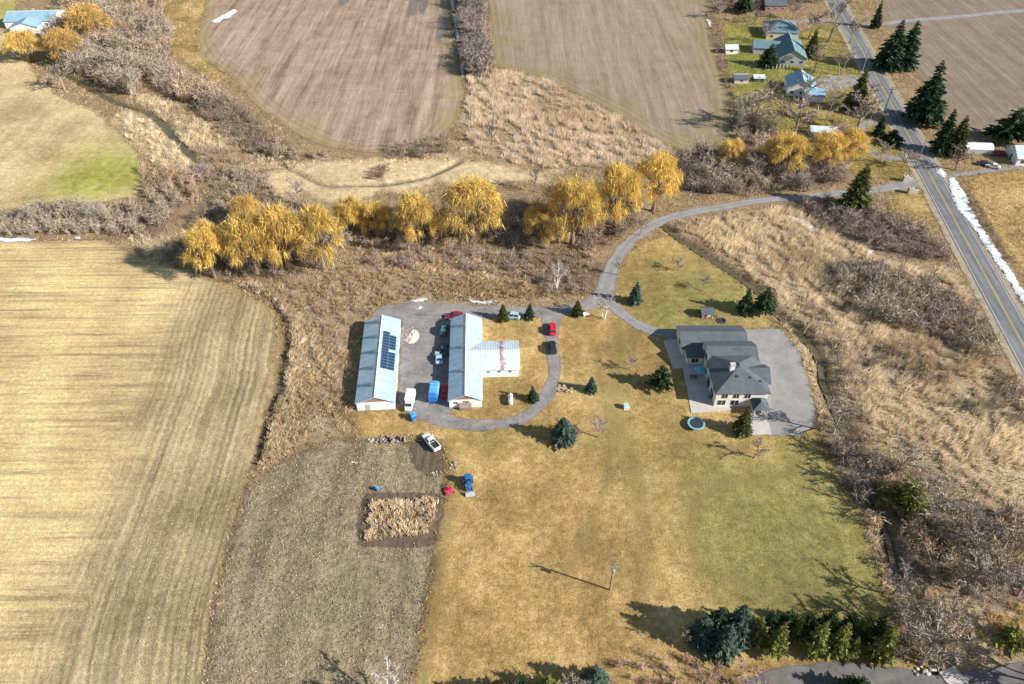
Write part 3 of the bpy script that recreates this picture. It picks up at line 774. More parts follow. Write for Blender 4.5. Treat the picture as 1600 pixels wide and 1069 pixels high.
def place(template, P, scale, rot, cols=None, zscale=None):
    """copies of a template (V,T,C) merged into one mesh"""
    V, T, C = template; n = len(P)
    ca, sa = np.cos(rot)[:, None], np.sin(rot)[:, None]
    sx = scale[:, None]; sz = (zscale if zscale is not None else scale)[:, None]
    X = (V[None, :, 0] * ca - V[None, :, 1] * sa) * sx + P[:, 0:1]
    Y = (V[None, :, 0] * sa + V[None, :, 1] * ca) * sx + P[:, 1:2]
    ZZ = V[None, :, 2] * sz + P[:, 2:3]
    VV = np.stack([X, Y, ZZ], -1).reshape(-1, 3)
    TT = (T[None] + (np.arange(n) * len(V))[:, None, None]).reshape(-1, 3)
    CC = np.repeat(C[None], n, 0)
    if cols is not None: CC = CC * cols[:, None, :]
    return VV, TT, CC.reshape(-1, 3)

KEEP_OUT = [(CREEK, 0.9), (BROOK, 1.1), (DRIVE, 2.5), (DRIVE_BARN, 2.9), (DRIVE_LOOP, 2.3), (DRIVE_HOUSE, 2.5), (ROAD, 5.2), (LOW_DRIVE, 2.7)]
def scatter(poly, cell, rng, soft=2.0, thin=0.0, nscale=0.08, clear=0.0):
    """jittered points inside a polygon with a ragged rim; thin = share dropped by patchy noise"""
    x0, y0 = poly.min(0) - 3; x1, y1 = poly.max(0) + 3
    X, Y = np.meshgrid(np.arange(x0, x1, cell), np.arange(y0, y1, cell))
    x = X.ravel() + rng.uniform(-.95, .95, X.size) * cell; y = Y.ravel() + rng.uniform(-.95, .95, X.size) * cell
    s = sdf(x, y, poly) + (vnoise(x, y, 0.2, 21) - 0.5) * soft * 2
    k = s > 0
    if thin > 0: k &= vnoise(x, y, nscale, 33) * 0.7 + vnoise(x, y, nscale * 4, 34) * 0.3 > thin
    # only what the view, or one from a step aside, can see
    dep = y * math.cos(CAM_PITCH) + CAM_H * math.sin(CAM_PITCH)
    k &= (np.abs(x) < dep * 0.667 + 14) & (y > 46) & (y < 430)
    x, y = x[k], y[k]
    for ln, w in KEEP_OUT:
        m = line_dist(x, y, ln) > w + clear; x, y = x[m], y[m]
    return np.column_stack([x, y, creek_depth(x, y)])

veg('reed_straw', 0.85, 0.35, gain=0.0); veg('twig_bark', 0.9, gain=0.0); veg('tree_bark', 0.9, gain=0.2); veg('tree_twig', 0.9, gain=0.18)
veg('willow_gold', 0.8, 0.3, gain=0.12); veg('needle_green', 0.8, 0.12, gain=0.15); veg('grass_dry', 0.9, 0.3, gain=0.0)

# --- reeds: clumps of leaning blades
def reed_template(rng, n=13, h=1.5, spread=0.55, w=0.16, lean=(0.35, -0.1)):
    b = np.column_stack([rng.normal(0, spread * 0.5, n), rng.normal(0, spread * 0.5, n), np.full(n, -0.1)])
    hh = h * rng.uniform(0.6, 1.1, n)
    tip = b + np.column_stack([rng.normal(lean[0], 0.35, n) * hh, rng.normal(lean[1], 0.3, n) * hh, hh])
    c = np.clip(rng.normal(1.0, 0.16, (n, 1)), 0.55, 1.5) * np.ones(3)
    return blades(b, tip, rng.uniform(0.6, 1.3, n) * w, c, rng)

def reeds(name, poly, cell, h, col, label, seed, thin=0.0, w=0.17, var=0.14, lean=(0.35, -0.1), soft=2.0, patch=None, gap=0.42):
    rng = np.random.default_rng(seed)
    P = scatter(poly, cell, rng, soft, thin)
    # combed clumping: heights follow a stretched noise so that light and dark hummocks form
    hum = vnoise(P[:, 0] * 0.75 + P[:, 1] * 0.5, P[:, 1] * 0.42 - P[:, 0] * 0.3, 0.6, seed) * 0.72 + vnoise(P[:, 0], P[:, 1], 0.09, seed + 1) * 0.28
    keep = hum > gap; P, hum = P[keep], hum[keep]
    parts = []
    tmpl = [reed_template(rng, h=h, w=w, lean=lean) for _ in range(5)]
    pick = rng.integers(0, 5, len(P))
    base = np.array(col)
    for i in range(5):
        m = pick == i
        if not m.any(): continue
        k = hum[m]
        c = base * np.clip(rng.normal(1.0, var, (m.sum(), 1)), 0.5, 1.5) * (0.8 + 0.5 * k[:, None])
        if patch is not None:
            q = sstep(0.45, 0.65, vnoise(P[m, 0], P[m, 1], 0.05, seed + 7))[:, None]
            c = c * (1 - q) + c / base * np.array(patch) * q
        parts.append(place(tmpl[i], P[m], 0.6 + 0.85 * k, rng.uniform(-0.5, 0.5, m.sum()), c))
    o = link(name, np_mesh(name, *merge(parts)), MAT['reed_straw'])
    return tag(o, label, kind='stuff')

STRAW = (0.70, 0.58, 0.39); PINK = (0.64, 0.51, 0.37); BROWN = (0.43, 0.325, 0.225); PALE = (0.78, 0.67, 0.48)
reeds('reed_bed', RD['marsh_north'], 0.85, 1.75, (0.74, 0.61, 0.46), 'combed pinkish reed marsh below the middle field', 101, 0.06, patch=(0.62, 0.48, 0.34), gap=0.45)
reeds('reed_bed', RD['brook_west'], 0.95, 1.4, PALE, 'pale reeds on the left bank of the brook', 102, 0.05)
reeds('reed_bed', RD['brook_east'], 1.05, 1.4, STRAW, 'patchy straw reeds between the brook and the scrub', 103, 0.25, patch=BROWN)
reeds('reed_bed', RD['middle'], 0.95, 1.2, (0.62, 0.49, 0.31), 'tall brown and straw grass between the stubble field and the barns', 104, 0.16, patch=(0.45, 0.345, 0.21))
reeds('reed_bed', RD['marsh_east'], 0.92, 1.7, (0.72, 0.61, 0.43), 'broad straw-coloured reed marsh between the creek and the road', 105, 0.14, patch=(0.55, 0.44, 0.29))
reeds('reed_bed', RD['plot_bed'], 0.66, 1.2, (0.82, 0.70, 0.50), 'rectangle of tall pale dry grass left standing in the fallow plot', 106, 0.0, w=0.2, soft=0.4, gap=0.16)
reeds('reed_bed', RD['creek_bank'], 0.9, 1.1, STRAW, 'narrow strip of dry grass along the creek beside the pad', 107, 0.1, soft=0.8)
reeds('reed_bed', RD['creek_low'], 0.95, 1.1, STRAW, 'dry grass on the bank between the lawn and the lower creek', 108, 0.15, soft=0.8)
reeds('reed_bed', RD['bridge_east'], 1.0, 1.2, (0.55, 0.41, 0.19), 'golden tall grass at the lower right corner', 109, 0.2)
reeds('reed_bed', RD['field_margin_north'], 1.1, 0.9, PALE, 'pale grass margin below the north ploughed field', 110, 0.3, soft=1.2)
reeds('reed_bed', RD['field_margin_west'], 0.95, 1.1, PALE, 'pale grass at the top right corner of the stubble field', 111, 0.1, soft=1.0)
ditch_strip = np.vstack([FIELD_DITCH + np.array([1.2, 0.3]), (FIELD_DITCH + np.array([4.6, 1.0]))[::-1]])
reeds('reed_bed', ditch_strip, 0.8, 1.3, PALE, 'pale reed fringe along the ditch at the stubble field edge', 112, 0.05, soft=0.8)
plot_strip = pts([(688, 758), (700, 752), (690, 830), (676, 900), (660, 980), (652, 980), (668, 880), (680, 800)])
reeds('reed_bed', plot_strip, 1.0, 0.6, (0.46, 0.36, 0.15), 'low grass fringe between the fallow plot and the lawn', 113, 0.2, soft=0.8)

# --- short tufts: stubble, weeds, lawn
def tufts(name, poly, cell, h, cols, label, seed, mat='grass_dry', thin=0.0, w=0.12, n=3, soft=1.0, avoid=()):
    rng = np.random.default_rng(seed)
    P = scatter(poly, cell, rng, soft, thin, 0.15)
    for a in avoid:
        P = P[sdf(P[:, 0], P[:, 1], a) < 0.3]
    cols = np.array(cols); parts = []
    for i in range(n):
        b = P + np.column_stack([rng.normal(0, 0.18, len(P)), rng.normal(0, 0.18, len(P)), np.full(len(P), 0.03)])
        hh = h * rng.uniform(0.5, 1.2, len(P))
        tip = b + np.column_stack([rng.normal(0.1, 0.45, len(P)) * hh, rng.normal(0, 0.45, len(P)) * hh, hh])
        c = cols[rng.integers(0, len(cols), len(P))] * np.clip(rng.normal(1, 0.18, (len(P), 1)), 0.5, 1.6)
        parts.append(blades(b, tip, w * rng.uniform(0.6, 1.4, len(P)), c, rng))
    return tag(link(name, np_mesh(name, *merge(parts)), MAT[mat]), label, kind='stuff')

BARN1 = dict(c=(-32.1, 135.2), L=29.1, W=9.2, rot=R(3.6)); BARN2 = dict(c=(-11.2, 136.0), L=29.1, W=8.0, rot=R(2.0))
BUILT = [np.array([(-38, 119.5), (-26, 119.5), (-27.5, 151), (-39, 151)]), np.array([(-16, 120.5), (-6, 120.5), (-6, 131), (2.4, 131), (2.4, 142), (-6, 142), (-7, 151.5), (-17, 151.5)]),
         np.array([(40.5, 121), (59, 121), (60, 150), (38, 150)]), HOUSE_PAD, GRAVEL_YARD]
tufts('weeds', Z['plot'], 0.62, 0.32, [(0.50, 0.42, 0.30), (0.40, 0.32, 0.22), (0.62, 0.53, 0.39), (0.26, 0.20, 0.14)], 'pale dead weeds scattered over the fallow plot', 120, thin=0.34, w=0.17, avoid=[Z['dug_soil'], Z['bed_rim']])
tufts('lawn_grass', Z['lawn'], 0.72, 0.11, [(0.52, 0.40, 0.20), (0.42, 0.31, 0.14), (0.36, 0.28, 0.12), (0.46, 0.36, 0.18)], 'short dry tufts over the big lawn', 121, thin=0.40, w=0.2, n=2, avoid=BUILT)
tufts('lawn_grass', Z['yard_lawn'], 0.7, 0.11, [(0.46, 0.36, 0.17), (0.34, 0.28, 0.12), (0.40, 0.32, 0.14)], 'short dry tufts over the creek lawn', 122, thin=0.4, w=0.22, n=2, avoid=BUILT)

# rough dry grass on the ground between the fields
frame_poly = pts([(-60, -20), (1660, -20), (1720, 1110), (-120, 1110)])
def _gap():
    rng = np.random.default_rng(125)
    P = scatter(frame_poly, 1.0, rng, 0.5, 0.30, 0.12)
    k = np.ones(len(P), dtype=bool)
    for z in ('stubble', 'plot', 'lawn', 'yard_lawn', 'field_north', 'field_middle', 'field_east', 'field_west', 'pale_flat'):
        k &= sdf(P[:, 0], P[:, 1], Z[z]) < 0.8
    for z in ('hedge_west',): k &= sdf(P[:, 0], P[:, 1], TH[z]) < 0.8
    for b_ in BUILT: k &= sdf(P[:, 0], P[:, 1], b_) < 0.3
    P = P[k]; parts = []
    cols = np.array([(0.60, 0.45, 0.25), (0.50, 0.37, 0.20), (0.40, 0.29, 0.16), (0.66, 0.52, 0.32), (0.33, 0.27, 0.12)])
    for i in range(4):
        n = len(P)
        b = P + np.column_stack([rng.normal(0, 0.3, n), rng.normal(0, 0.3, n), np.full(n, 0.0)])
        hh = 0.55 * rng.uniform(0.4, 1.2, n)
        tip = b + np.column_stack([rng.normal(0.2, 0.45, n) * hh, rng.normal(0, 0.45, n) * hh, hh])
        c = cols[(vnoise(P[:, 0], P[:, 1], 0.15, 50) * 4.99).astype(int)] * np.clip(rng.normal(1, 0.18, (n, 1)), 0.5, 1.6)
        parts.append(blades(b, tip, rng.uniform(0.12, 0.3, n), c, rng))
    tag(link('rough_grass', np_mesh('rough_grass', *merge(parts)), MAT['grass_dry']), 'rough dry grass on the banks and verges between the fields', kind='stuff')
_gap()

# stubble stalks stand in rows
rng = np.random.default_rng(130)
xs, ys = np.meshgrid(np.arange(-130, -15, 0.42), np.arange(50, 186, 0.75))
x = xs.ravel() + rng.uniform(-.2, .2, xs.size); y = ys.ravel() + xs.ravel() * 0.03 + rng.normal(0, 0.07, xs.size)
s = sdf(x, y, Z['stubble'])
s2_ = line_dist(x, y, STUBBLE_EDGE)
inner = s2_ > 26 + (vnoise(x * 0.25, y, 0.09, 8) - 0.5) * 12
gx_, gy_ = line_dist(x + 0.05, y, STUBBLE_EDGE) - s2_, line_dist(x, y + 0.05, STUBBLE_EDGE) - s2_
gl = np.hypot(gx_, gy_) + 1e-9
snap = (np.round(s2_ / 0.75) * 0.75 - s2_)
x = np.where(inner, x, x + gx_ / gl * snap); y = np.where(inner, y, y + gy_ / gl * snap)
dep = y * math.cos(CAM_PITCH) + CAM_H * math.sin(CAM_PITCH)
k = (s > 0.6) & (np.abs(x) < dep * 0.667 + 8) & (vnoise(x, y, 0.1, 41) * 0.5 + vnoise(x, y, 0.7, 42) * 0.5 > 0.40) & (rng.uniform(size=x.size) < 0.8)
x, y = x[k], y[k]; n = len(x)
b = np.column_stack([x, y, np.full(n, 0.02)]); hh = rng.uniform(0.15, 0.4, n)
tip = b + np.column_stack([rng.normal(0, 0.5, n) * hh, rng.normal(0, 0.5, n) * hh, hh])
c = np.array([(0.62, 0.50, 0.28), (0.70, 0.58, 0.36), (0.46, 0.36, 0.20)])[rng.integers(0, 3, n)]
tag(link('crop_stubble', np_mesh('crop_stubble', *blades(b, tip, rng.uniform(0.07, 0.17, n), c, rng)), MAT['grass_dry']), 'cut straw stalks standing in rows on the stubble field', kind='stuff')

# --- bare shrubs
def shrub_template(rng, h=3.2, stems=9, twigs=13, r=1.5):
    parts = []
    ang = rng.uniform(0, 2 * np.pi, stems); out = rng.uniform(0.15, 1.0, stems) * r
    base = np.column_stack([np.cos(ang) * 0.25, np.sin(ang) * 0.25, np.full(stems, -0.1)])
    tip = np.column_stack([np.cos(ang) * out, np.sin(ang) * out, h * rng.uniform(0.65, 1.0, stems)])
    c = np.clip(rng.normal(1, 0.15, (stems, 1)), 0.6, 1.4) * np.ones(3)
    parts.append(blades(base, tip, rng.uniform(0.12, 0.2, stems), c, rng))
    for i in range(stems):
        f = rng.uniform(0.3, 1.0, twigs)[:, None]
        b0 = base[i] * (1 - f) + tip[i] * f
        d = unit(rng.normal(size=(twigs, 3)) * np.array([1, 1, 0.6]) + np.array([np.cos(ang[i]) * 0.5, np.sin(ang[i]) * 0.5, 0.75]))
        t1 = b0 + d * rng.uniform(0.5, 1.25, (twigs, 1)) * (h / 3.2)
        cc = np.clip(rng.normal(1.05, 0.2, (twigs, 1)), 0.5, 1.6) * np.ones(3)
        parts.append(blades(b0, t1, rng.uniform(0.07, 0.13, twigs), cc, rng))
        # a second spray from each twig tip
        b1 = np.repeat(b0 * 0.4 + t1 * 0.6, 2, 0)
        d2 = unit(np.repeat(d, 2, 0) + rng.normal(size=(2 * twigs, 3)) * 0.7)
        parts.append(blades(b1, b1 + d2 * rng.uniform(0.3, 0.8, (2 * twigs, 1)) * (h / 3.2), rng.uniform(0.05, 0.09, 2 * twigs), np.repeat(cc, 2, 0), rng))
    return merge(parts)
_r = np.random.default_rng(200)
SHRUBS = [shrub_template(_r, 3.2, 7, 9) for _ in range(5)]

def thicket(key, cell, hs, col, label, seed, thin=0.0, col2=None, soft=2.0):
    rng = np.random.default_rng(seed)
    P = scatter(TH[key], cell, rng, soft, thin, 0.1, clear=0.6)
    parts = []; pick = rng.integers(0, len(SHRUBS), len(P))
    for i, tm in enumerate(SHRUBS):
        m = pick == i
        if not m.any(): continue
        nn = m.sum()
        c = np.array(col) * np.clip(rng.normal(1, 0.16, (nn, 1)), 0.55, 1.5)
        if col2 is not None:
            q = (vnoise(P[m, 0], P[m, 1], 0.09, seed) > 0.55)[:, None]
            c = np.where(q, np.array(col2) * np.clip(rng.normal(1, 0.16, (nn, 1)), 0.55, 1.5), c)
        sc = rng.uniform(hs[0], hs[1], nn) / 3.2 * (0.45 + 0.95 * (vnoise(P[m, 0], P[m, 1], 0.13, seed + 3) * 0.6 + vnoise(P[m, 0], P[m, 1], 0.4, seed + 4) * 0.4))
        parts.append(place(tm, P[m], np.maximum(sc * 1.05, 0.5), rng.uniform(0, 6.28, nn), c, sc))
    o = link('thicket', np_mesh('thicket', *merge(parts)), MAT['twig_bark'])
    return tag(o, label, kind='stuff')
GREY = (0.38, 0.31, 0.24); MAUVE = (0.34, 0.265, 0.22); WARM = (0.42, 0.31, 0.205); DARK = (0.25, 0.195, 0.16); ROSE = (0.42, 0.27, 0.22)
thicket('hedge_west', 2.1, (2.6, 4.6), GREY, 'grey bare hedgerow along the top of the stubble field', 201, 0.0)
thicket('wood_northwest', 2.3, (3.0, 7.0), GREY, 'grey leafless wood at the upper left', 202, 0.15, WARM)
thicket('creek_scrub', 2.3, (2.0, 3.8), DARK, 'dark scrub along the lower left rim of the north field', 203, 0.15, GREY)
thicket('copse_west', 2.2, (2.2, 4.2), GREY, 'rounded grey copse right of the west field', 204, 0.0, WARM)
thicket('willow_west', 2.3, (1.8, 3.8), DARK, 'dark undergrowth around the western willow clump', 205, 0.1, GREY)
thicket('willow_middle', 2.3, (2.0, 4.2), MAUVE, 'grey-brown undergrowth below the middle willows', 206, 0.1, WARM)
thicket('willow_east', 2.4, (2.0, 4.0), DARK, 'undergrowth below the willows next to the driveway bend', 207, 0.15, WARM)
thicket('birch_scrub', 2.5, (1.4, 3.2), MAUVE, 'brown scrub left of the driveway above the fork', 208, 0.2, WARM)
thicket('drive_north', 2.0, (2.8, 5.4), DARK, 'dark scrub belt north of the driveway', 209, 0.05, GREY)
thicket('gate_scrub', 1.9, (2.4, 4.6), (0.30, 0.235, 0.20), 'dark purplish scrub south of the driveway entrance', 210, 0.15)
thicket('marsh_scrub', 1.9, (2.6, 5.0), GREY, 'purplish-grey scrub in the middle of the eastern marsh', 211, 0.27, MAUVE)
thicket('north_scrub', 2.1, (1.6, 3.4), MAUVE, 'low grey-brown scrub between the willows and the barns', 223, 0.18, WARM)
thicket('marsh_scrub_low', 2.1, (1.6, 3.2), MAUVE, 'low scrub at the lower rim of the eastern marsh scrub', 224, 0.2, WARM)
thicket('creek_fringe', 2.4, (1.8, 3.8), GREY, 'bare shrubs lining the far bank of the creek beside the pad', 225, 0.3, MAUVE)
thicket('brook_scrub', 2.2, (1.8, 3.6), MAUVE, 'grey shrubs behind the western willow clump below the brook', 226, 0.15, GREY)
thicket('pad_scrub', 2.0, (2.2, 4.2), GREY, 'grey shrubs at the lower right corner of the paved pad', 227, 0.1)
thicket('creek_wood', 2.2, (2.0, 5.0), GREY, 'grey-brown leafless wood along the lower creek', 212, 0.12, WARM)
thicket('bridge_scrub', 2.2, (2.0, 4.2), WARM, 'warm brown scrub right of the conifer row', 213, 0.2, GREY)
thicket('road_scrub_low', 2.3, (2.4, 4.5), MAUVE, 'grey scrub at the right edge beside the road', 214, 0.05)
thicket('hedge_north', 1.7, (4.5, 7.5), (0.29, 0.235, 0.205), 'tall straight hedgerow between the two upper fields', 215, 0.0, soft=1.0)
thicket('road_scrub_east', 2.2, (0.8, 1.8), DARK, 'low dark scrub between the road and the right-hand meadow', 216, 0.35, soft=1.0)
thicket('drive_low_scrub', 2.2, (1.2, 2.6), ROSE, 'rosy brown shrubs at the bottom edge beside the lower drive', 217, 0.12)
thicket('field_corner_scrub', 2.0, (1.6, 3.0), DARK, 'small dark scrub patch at the lower right of the north field', 218, 0.05)
thicket('boundary_brush', 2.2, (0.8, 1.8), (0.36, 0.25, 0.19), 'pinkish brush along the boundary left of the neighbouring lawns', 219, 0.15, soft=0.8)
thicket('neighbour_wood', 2.8, (3.0, 6.0), GREY, 'grey bare trees at the right corner of the middle field', 220, 0.15)
thicket('north_wood', 2.8, (3.0, 5.5), MAUVE, 'bare wood behind the neighbouring houses', 221, 0.3)

# --- trees ----------------------------------------------------------------
def bare_tree(rng, h=9.0, spread=0.42, limbs=7, col=(0.27, 0.22, 0.185), multi=1, trunk_col=None, twig_w=1.0, lean=0.12):
    """returns trunk mesh, crown mesh"""
    mb = MB(); parts = []
    starts = []
    for s in range(multi):
        a = rng.uniform(0, 6.28)
        k = 0.10 * h if multi > 1 else lean * 0.3 * h
        top = Vector((math.cos(a) * k * 2.2, math.sin(a) * k * 2.2, h * rng.uniform(0.72, 0.85)))
        b0 = Vector((math.cos(a) * 0.12 * multi, math.sin(a) * 0.12 * multi, -0.2))
        mid = b0.lerp(top, 0.5) + Vector((rng.normal() * 0.25, rng.normal() * 0.25, 0))
        r0 = h * 0.022 * (0.75 if multi > 1 else 1.0)
        mb.tube([b0, b0.lerp(mid, 0.5), mid, top], [r0 * 1.25, r0, r0 * 0.75, r0 * 0.2], 6)
        starts.append((b0, mid, top, r0))
    tips = []
    for (b0, mid, top, r0) in starts:
        n = max(3, int(limbs / multi + 0.5) + (1 if multi > 1 else 0))
        for i in range(n):
            f = rng.uniform(0.28, 0.9)
            p = (b0.lerp(mid, f * 2) if f < 0.5 else mid.lerp(top, f * 2 - 1))
            a = 6.28 * (i + rng.uniform(0, 0.7)) / n
            ln = h * spread * (1.15 - 0.6 * f) * rng.uniform(0.75, 1.2)
            e = p + Vector((math.cos(a) * ln, math.sin(a) * ln, ln * rng.uniform(0.5, 1.0)))
            m = p.lerp(e, 0.5) + Vector((0, 0, ln * 0.06))
            mb.tube([p, m, e], [r0 * 0.6, r0 * 0.42, r0 * 0.15], 4)
            tips.append((p, m, e, ln))
        tips.append((mid, mid.lerp(top, 0.6), top, h * 0.3))
    col = np.array(col)
    for p, m, e, ln in tips:
        n = 11
        f = rng.uniform(0.25, 1.0, n)[:, None]
        b0 = np.array(p) * (1 - f) + np.array(e) * f
        d0 = unit(np.array(e - p))
        d = unit(d0 * 0.7 + rng.normal(size=(n, 3)) * 0.65 + np.array([0, 0, 0.3]))
        L = rng.uniform(0.25, 0.55, (n, 1)) * ln * (1.1 - 0.4 * f)
        t1 = b0 + d * L
        c = col * np.clip(rng.normal(0.95, 0.15, (n, 1)), 0.5, 1.5)
        parts.append(blades(b0, t1, 0.020 * h * rng.uniform(0.6, 1.1, n) * twig_w, c, rng))
        k = 11
        g = rng.uniform(0.25, 1.0, n * k)[:, None]
        b1 = np.repeat(b0, k, 0) * (1 - g) + np.repeat(t1, k, 0) * g
        d2 = unit(np.repeat(d, k, 0) * 0.8 + rng.normal(size=(n * k, 3)) * 0.6 + np.array([0, 0, 0.15]))
        c2 = col * np.clip(rng.normal(1.1, 0.2, (n * k, 1)), 0.5, 1.7)
        parts.append(blades(b1, b1 + d2 * rng.uniform(0.10, 0.26, (n * k, 1)) * ln, 0.0115 * h * rng.uniform(0.6, 1.2, n * k) * twig_w, c2, rng))
    V, T, C = merge(parts)
    tm = mb.mesh('trunk')
    a = tm.attributes.new('Col', 'FLOAT_COLOR', 'POINT')
    tc = np.ones((len(tm.vertices), 4), dtype=np.float32); tc[:, :3] = trunk_col if trunk_col is not None else col * 0.9
    a.data.foreach_set('color', tc.ravel())
    return tm, np_mesh('crown', V, T, C)

def willow_tree(rng, h=11.0, w=12.0, col=(0.73, 0.51, 0.145)):
    mb = MB(); parts = []
    top = Vector((0, 0, h * 0.45))
    mb.tube([(0, 0, -0.3), (0.1, 0.05, h * 0.15), (0, 0, h * 0.3)], [0.62, 0.5, 0.42], 7)
    rw = w / 2
    col = np.array(col)
    n_cl = 72
    for i in range(n_cl):
        a = i * 2.399963 + rng.uniform(-.3, .3)
        q = math.sqrt((i + 0.5) / n_cl)
        rr = rw * q * rng.uniform(0.72, 1.16)
        zc = h * (0.52 + 0.46 * math.sqrt(max(0.0, 1 - (rr / (rw * 1.12)) ** 2))) * rng.uniform(0.84, 1.06)
        if q > 0.75: zc *= rng.uniform(0.6, 1.0)
        c0 = np.array([math.cos(a) * rr, math.sin(a) * rr, zc])
        if i % 3 == 0:
            st = Vector((0, 0, h * rng.uniform(0.18, 0.32))); e = Vector(c0 * 0.93)
            mb.tube([st, st.lerp(e, 0.5) + Vector((0, 0, 0.8)), e], [0.22, 0.13, 0.04], 4)
        m = int(rng.choice([40, 70, 95, 120]))
        shade = np.clip(rng.normal(1.0, 0.15), 0.65, 1.3)
        b = c0 + rng.normal(size=(m, 3)) * np.array([0.62, 0.62, 0.35]) * (w / 12)
        outw = unit(np.column_stack([b[:, 0], b[:, 1], np.full(m, 0.2)]))
        ln = rng.uniform(0.7, 1.9, (m, 1)) * (h / 11)
        d = unit(outw * rng.uniform(0.1, 0.9, (m, 1)) + np.array([0, 0, -0.75]) + rng.normal(size=(m, 3)) * 0.35)
        up = rng.uniform(size=(m, 1)) < 0.28
        d = np.where(up, unit(outw * 0.6 + np.array([0, 0, 0.7]) + rng.normal(size=(m, 3)) * 0.4), d)
        tip = b + d * ln
        c = col * shade * np.clip(rng.normal(1.0, 0.2, (m, 1)), 0.45, 1.6)
        c = np.where(rng.uniform(size=(m, 1)) < 0.24, np.array((0.42, 0.31, 0.15)) * np.ones((m, 1)), c)
        parts.append(blades(b, tip, rng.uniform(0.07, 0.17, m) * (h / 11), c, rng))
    V, T, C = merge(parts)
    tm = mb.mesh('trunk')
    a = tm.attributes.new('Col', 'FLOAT_COLOR', 'POINT')
    tc = np.ones((len(tm.vertices), 4), dtype=np.float32); tc[:, :3] = (0.20, 0.155, 0.10)
    a.data.foreach_set('color', tc.ravel())
    return tm, np_mesh('crown', V, T, C)

def conifer(rng, h=10.0, r=2.6, col=(0.045, 0.075, 0.035), tipc=(0.09, 0.13, 0.05), droop=0.18, whorls=25, per=14, start=0.06, power=0.85, jag=0.22, plume=0.0):
    mb = MB(); parts = []
    mb.tube([(0, 0, -0.2), (0, 0, h * 0.5), (0, 0, h * 0.97)], [h * 0.017, h * 0.011, 0.02], 6)
    col = np.array(col); tipc = np.array(tipc)
    for i in range(whorls):
        f = start + (0.985 - start) * (i + rng.uniform(0, 0.6)) / whorls
        f = min(f, 0.985)
        env = (1 - f) ** power if f > 0.16 else (1 - f) ** power * (0.55 + 0.45 * f / 0.16)
        m = max(4, int(per * (0.35 + env)))
        for k in range(m):
            a = 6.28 * (k + rng.uniform(0, 0.9)) / m + i * 0.7
            ln = r * env * rng.uniform(1 - jag * 1.6, 1 + jag) + 0.12
            o = np.array([math.cos(a), math.sin(a), 0.0])
            z0 = f * h
            e = o * ln + np.array([0, 0, z0 - droop * ln + plume * ln])
            p0 = np.array([0, 0, z0 + 0.08 * ln])
            s = np.array([-math.sin(a), math.cos(a), 0.0])
            # sprays along the branch
            nt = 7
            g = np.linspace(0.2, 1.0, nt)[:, None] + rng.uniform(-.05, .05, (nt, 1))
            b = p0 * (1 - g) + e * g
            sg = np.where(np.arange(nt) % 2 == 0, 1, -1)[:, None]
            d = unit(o * 0.9 + s * sg * rng.uniform(0.3, 0.9, (nt, 1)) + np.array([0, 0, 1.0]) * rng.uniform(-0.45, 0.35, (nt, 1)))
            L = ln * rng.uniform(0.28, 0.5, (nt, 1)) * (1.15 - 0.5 * g) + 0.12
            q = rng.uniform(0.7, 1.25, (nt, 1))
            g2 = rng.uniform(0, 1, (nt, 1)); c0 = (col * (1 - g2) + tipc * g2) * q
            parts.append(blades(b - d * L * 0.35, b + d * L, L[:, 0] * rng.uniform(0.6, 1.0, nt), c0, rng))
    V, T, C = merge(parts)
    tm = mb.mesh('trunk')
    a = tm.attributes.new('Col', 'FLOAT_COLOR', 'POINT')
    tc = np.ones((len(tm.vertices), 4), dtype=np.float32); tc[:, :3] = (0.12, 0.085, 0.06)
    a.data.foreach_set('color', tc.ravel())
    return tm, np_mesh('crown', V, T, C)

_t = np.random.default_rng(300)
TREE = {}
def variants(key, fn, n, **kw):
    TREE[key] = [fn(_t, **kw) for _ in range(n)]
variants('bare', bare_tree, 4, h=9.0, limbs=11, col=(0.32, 0.265, 0.215))
variants('mauve', bare_tree, 2, h=9.0, limbs=10, col=(0.32, 0.255, 0.225))
variants('dark', bare_tree, 2, h=9.0, limbs=8, col=(0.19, 0.155, 0.13), spread=0.4)
variants('birch', bare_tree, 2, h=9.0, limbs=9, multi=3, col=(0.44, 0.38, 0.36), trunk_col=(0.78, 0.74, 0.70), spread=0.3)
variants('tall', bare_tree, 2, h=9.0, limbs=7, multi=2, col=(0.30, 0.27, 0.23), spread=0.36)
variants('sapling', bare_tree, 2, h=9.0, limbs=6, col=(0.33, 0.25, 0.21), spread=0.4, twig_w=1.3)
variants('rosy', bare_tree, 2, h=9.0, limbs=10, multi=3, col=(0.34, 0.235, 0.195), spread=0.5)
variants('willow', willow_tree, 4)
variants('willow_orange', willow_tree, 1, col=(0.62, 0.40, 0.13))
variants('spruce', conifer, 3, col=(0.026, 0.052, 0.032), tipc=(0.075, 0.115, 0.055), jag=0.38)
variants('olive', conifer, 2, col=(0.05, 0.065, 0.022), tipc=(0.15, 0.155, 0.05), jag=0.3)
variants('blue', conifer, 2, col=(0.05, 0.085, 0.065), tipc=(0.14, 0.19, 0.15), jag=0.3, r=3.0, power=0.75)
variants('pine', conifer, 4, col=(0.08, 0.105, 0.028), tipc=(0.34, 0.34, 0.09), jag=0.42, r=2.7, power=0.9, plume=0.2, whorls=22)
variants('darkpine', conifer, 2, col=(0.025, 0.05, 0.025), tipc=(0.075, 0.11, 0.045), jag=0.5, r=4.2, power=0.7, whorls=15, plume=0.2, start=0.14)
variants('yew', conifer, 1, col=(0.09, 0.10, 0.02), tipc=(0.27, 0.26, 0.06), jag=0.45, r=4.0, power=0.6, whorls=12, per=9)
CONIFER = ('spruce', 'olive', 'blue', 'pine', 'darkpine', 'yew')
count = {}
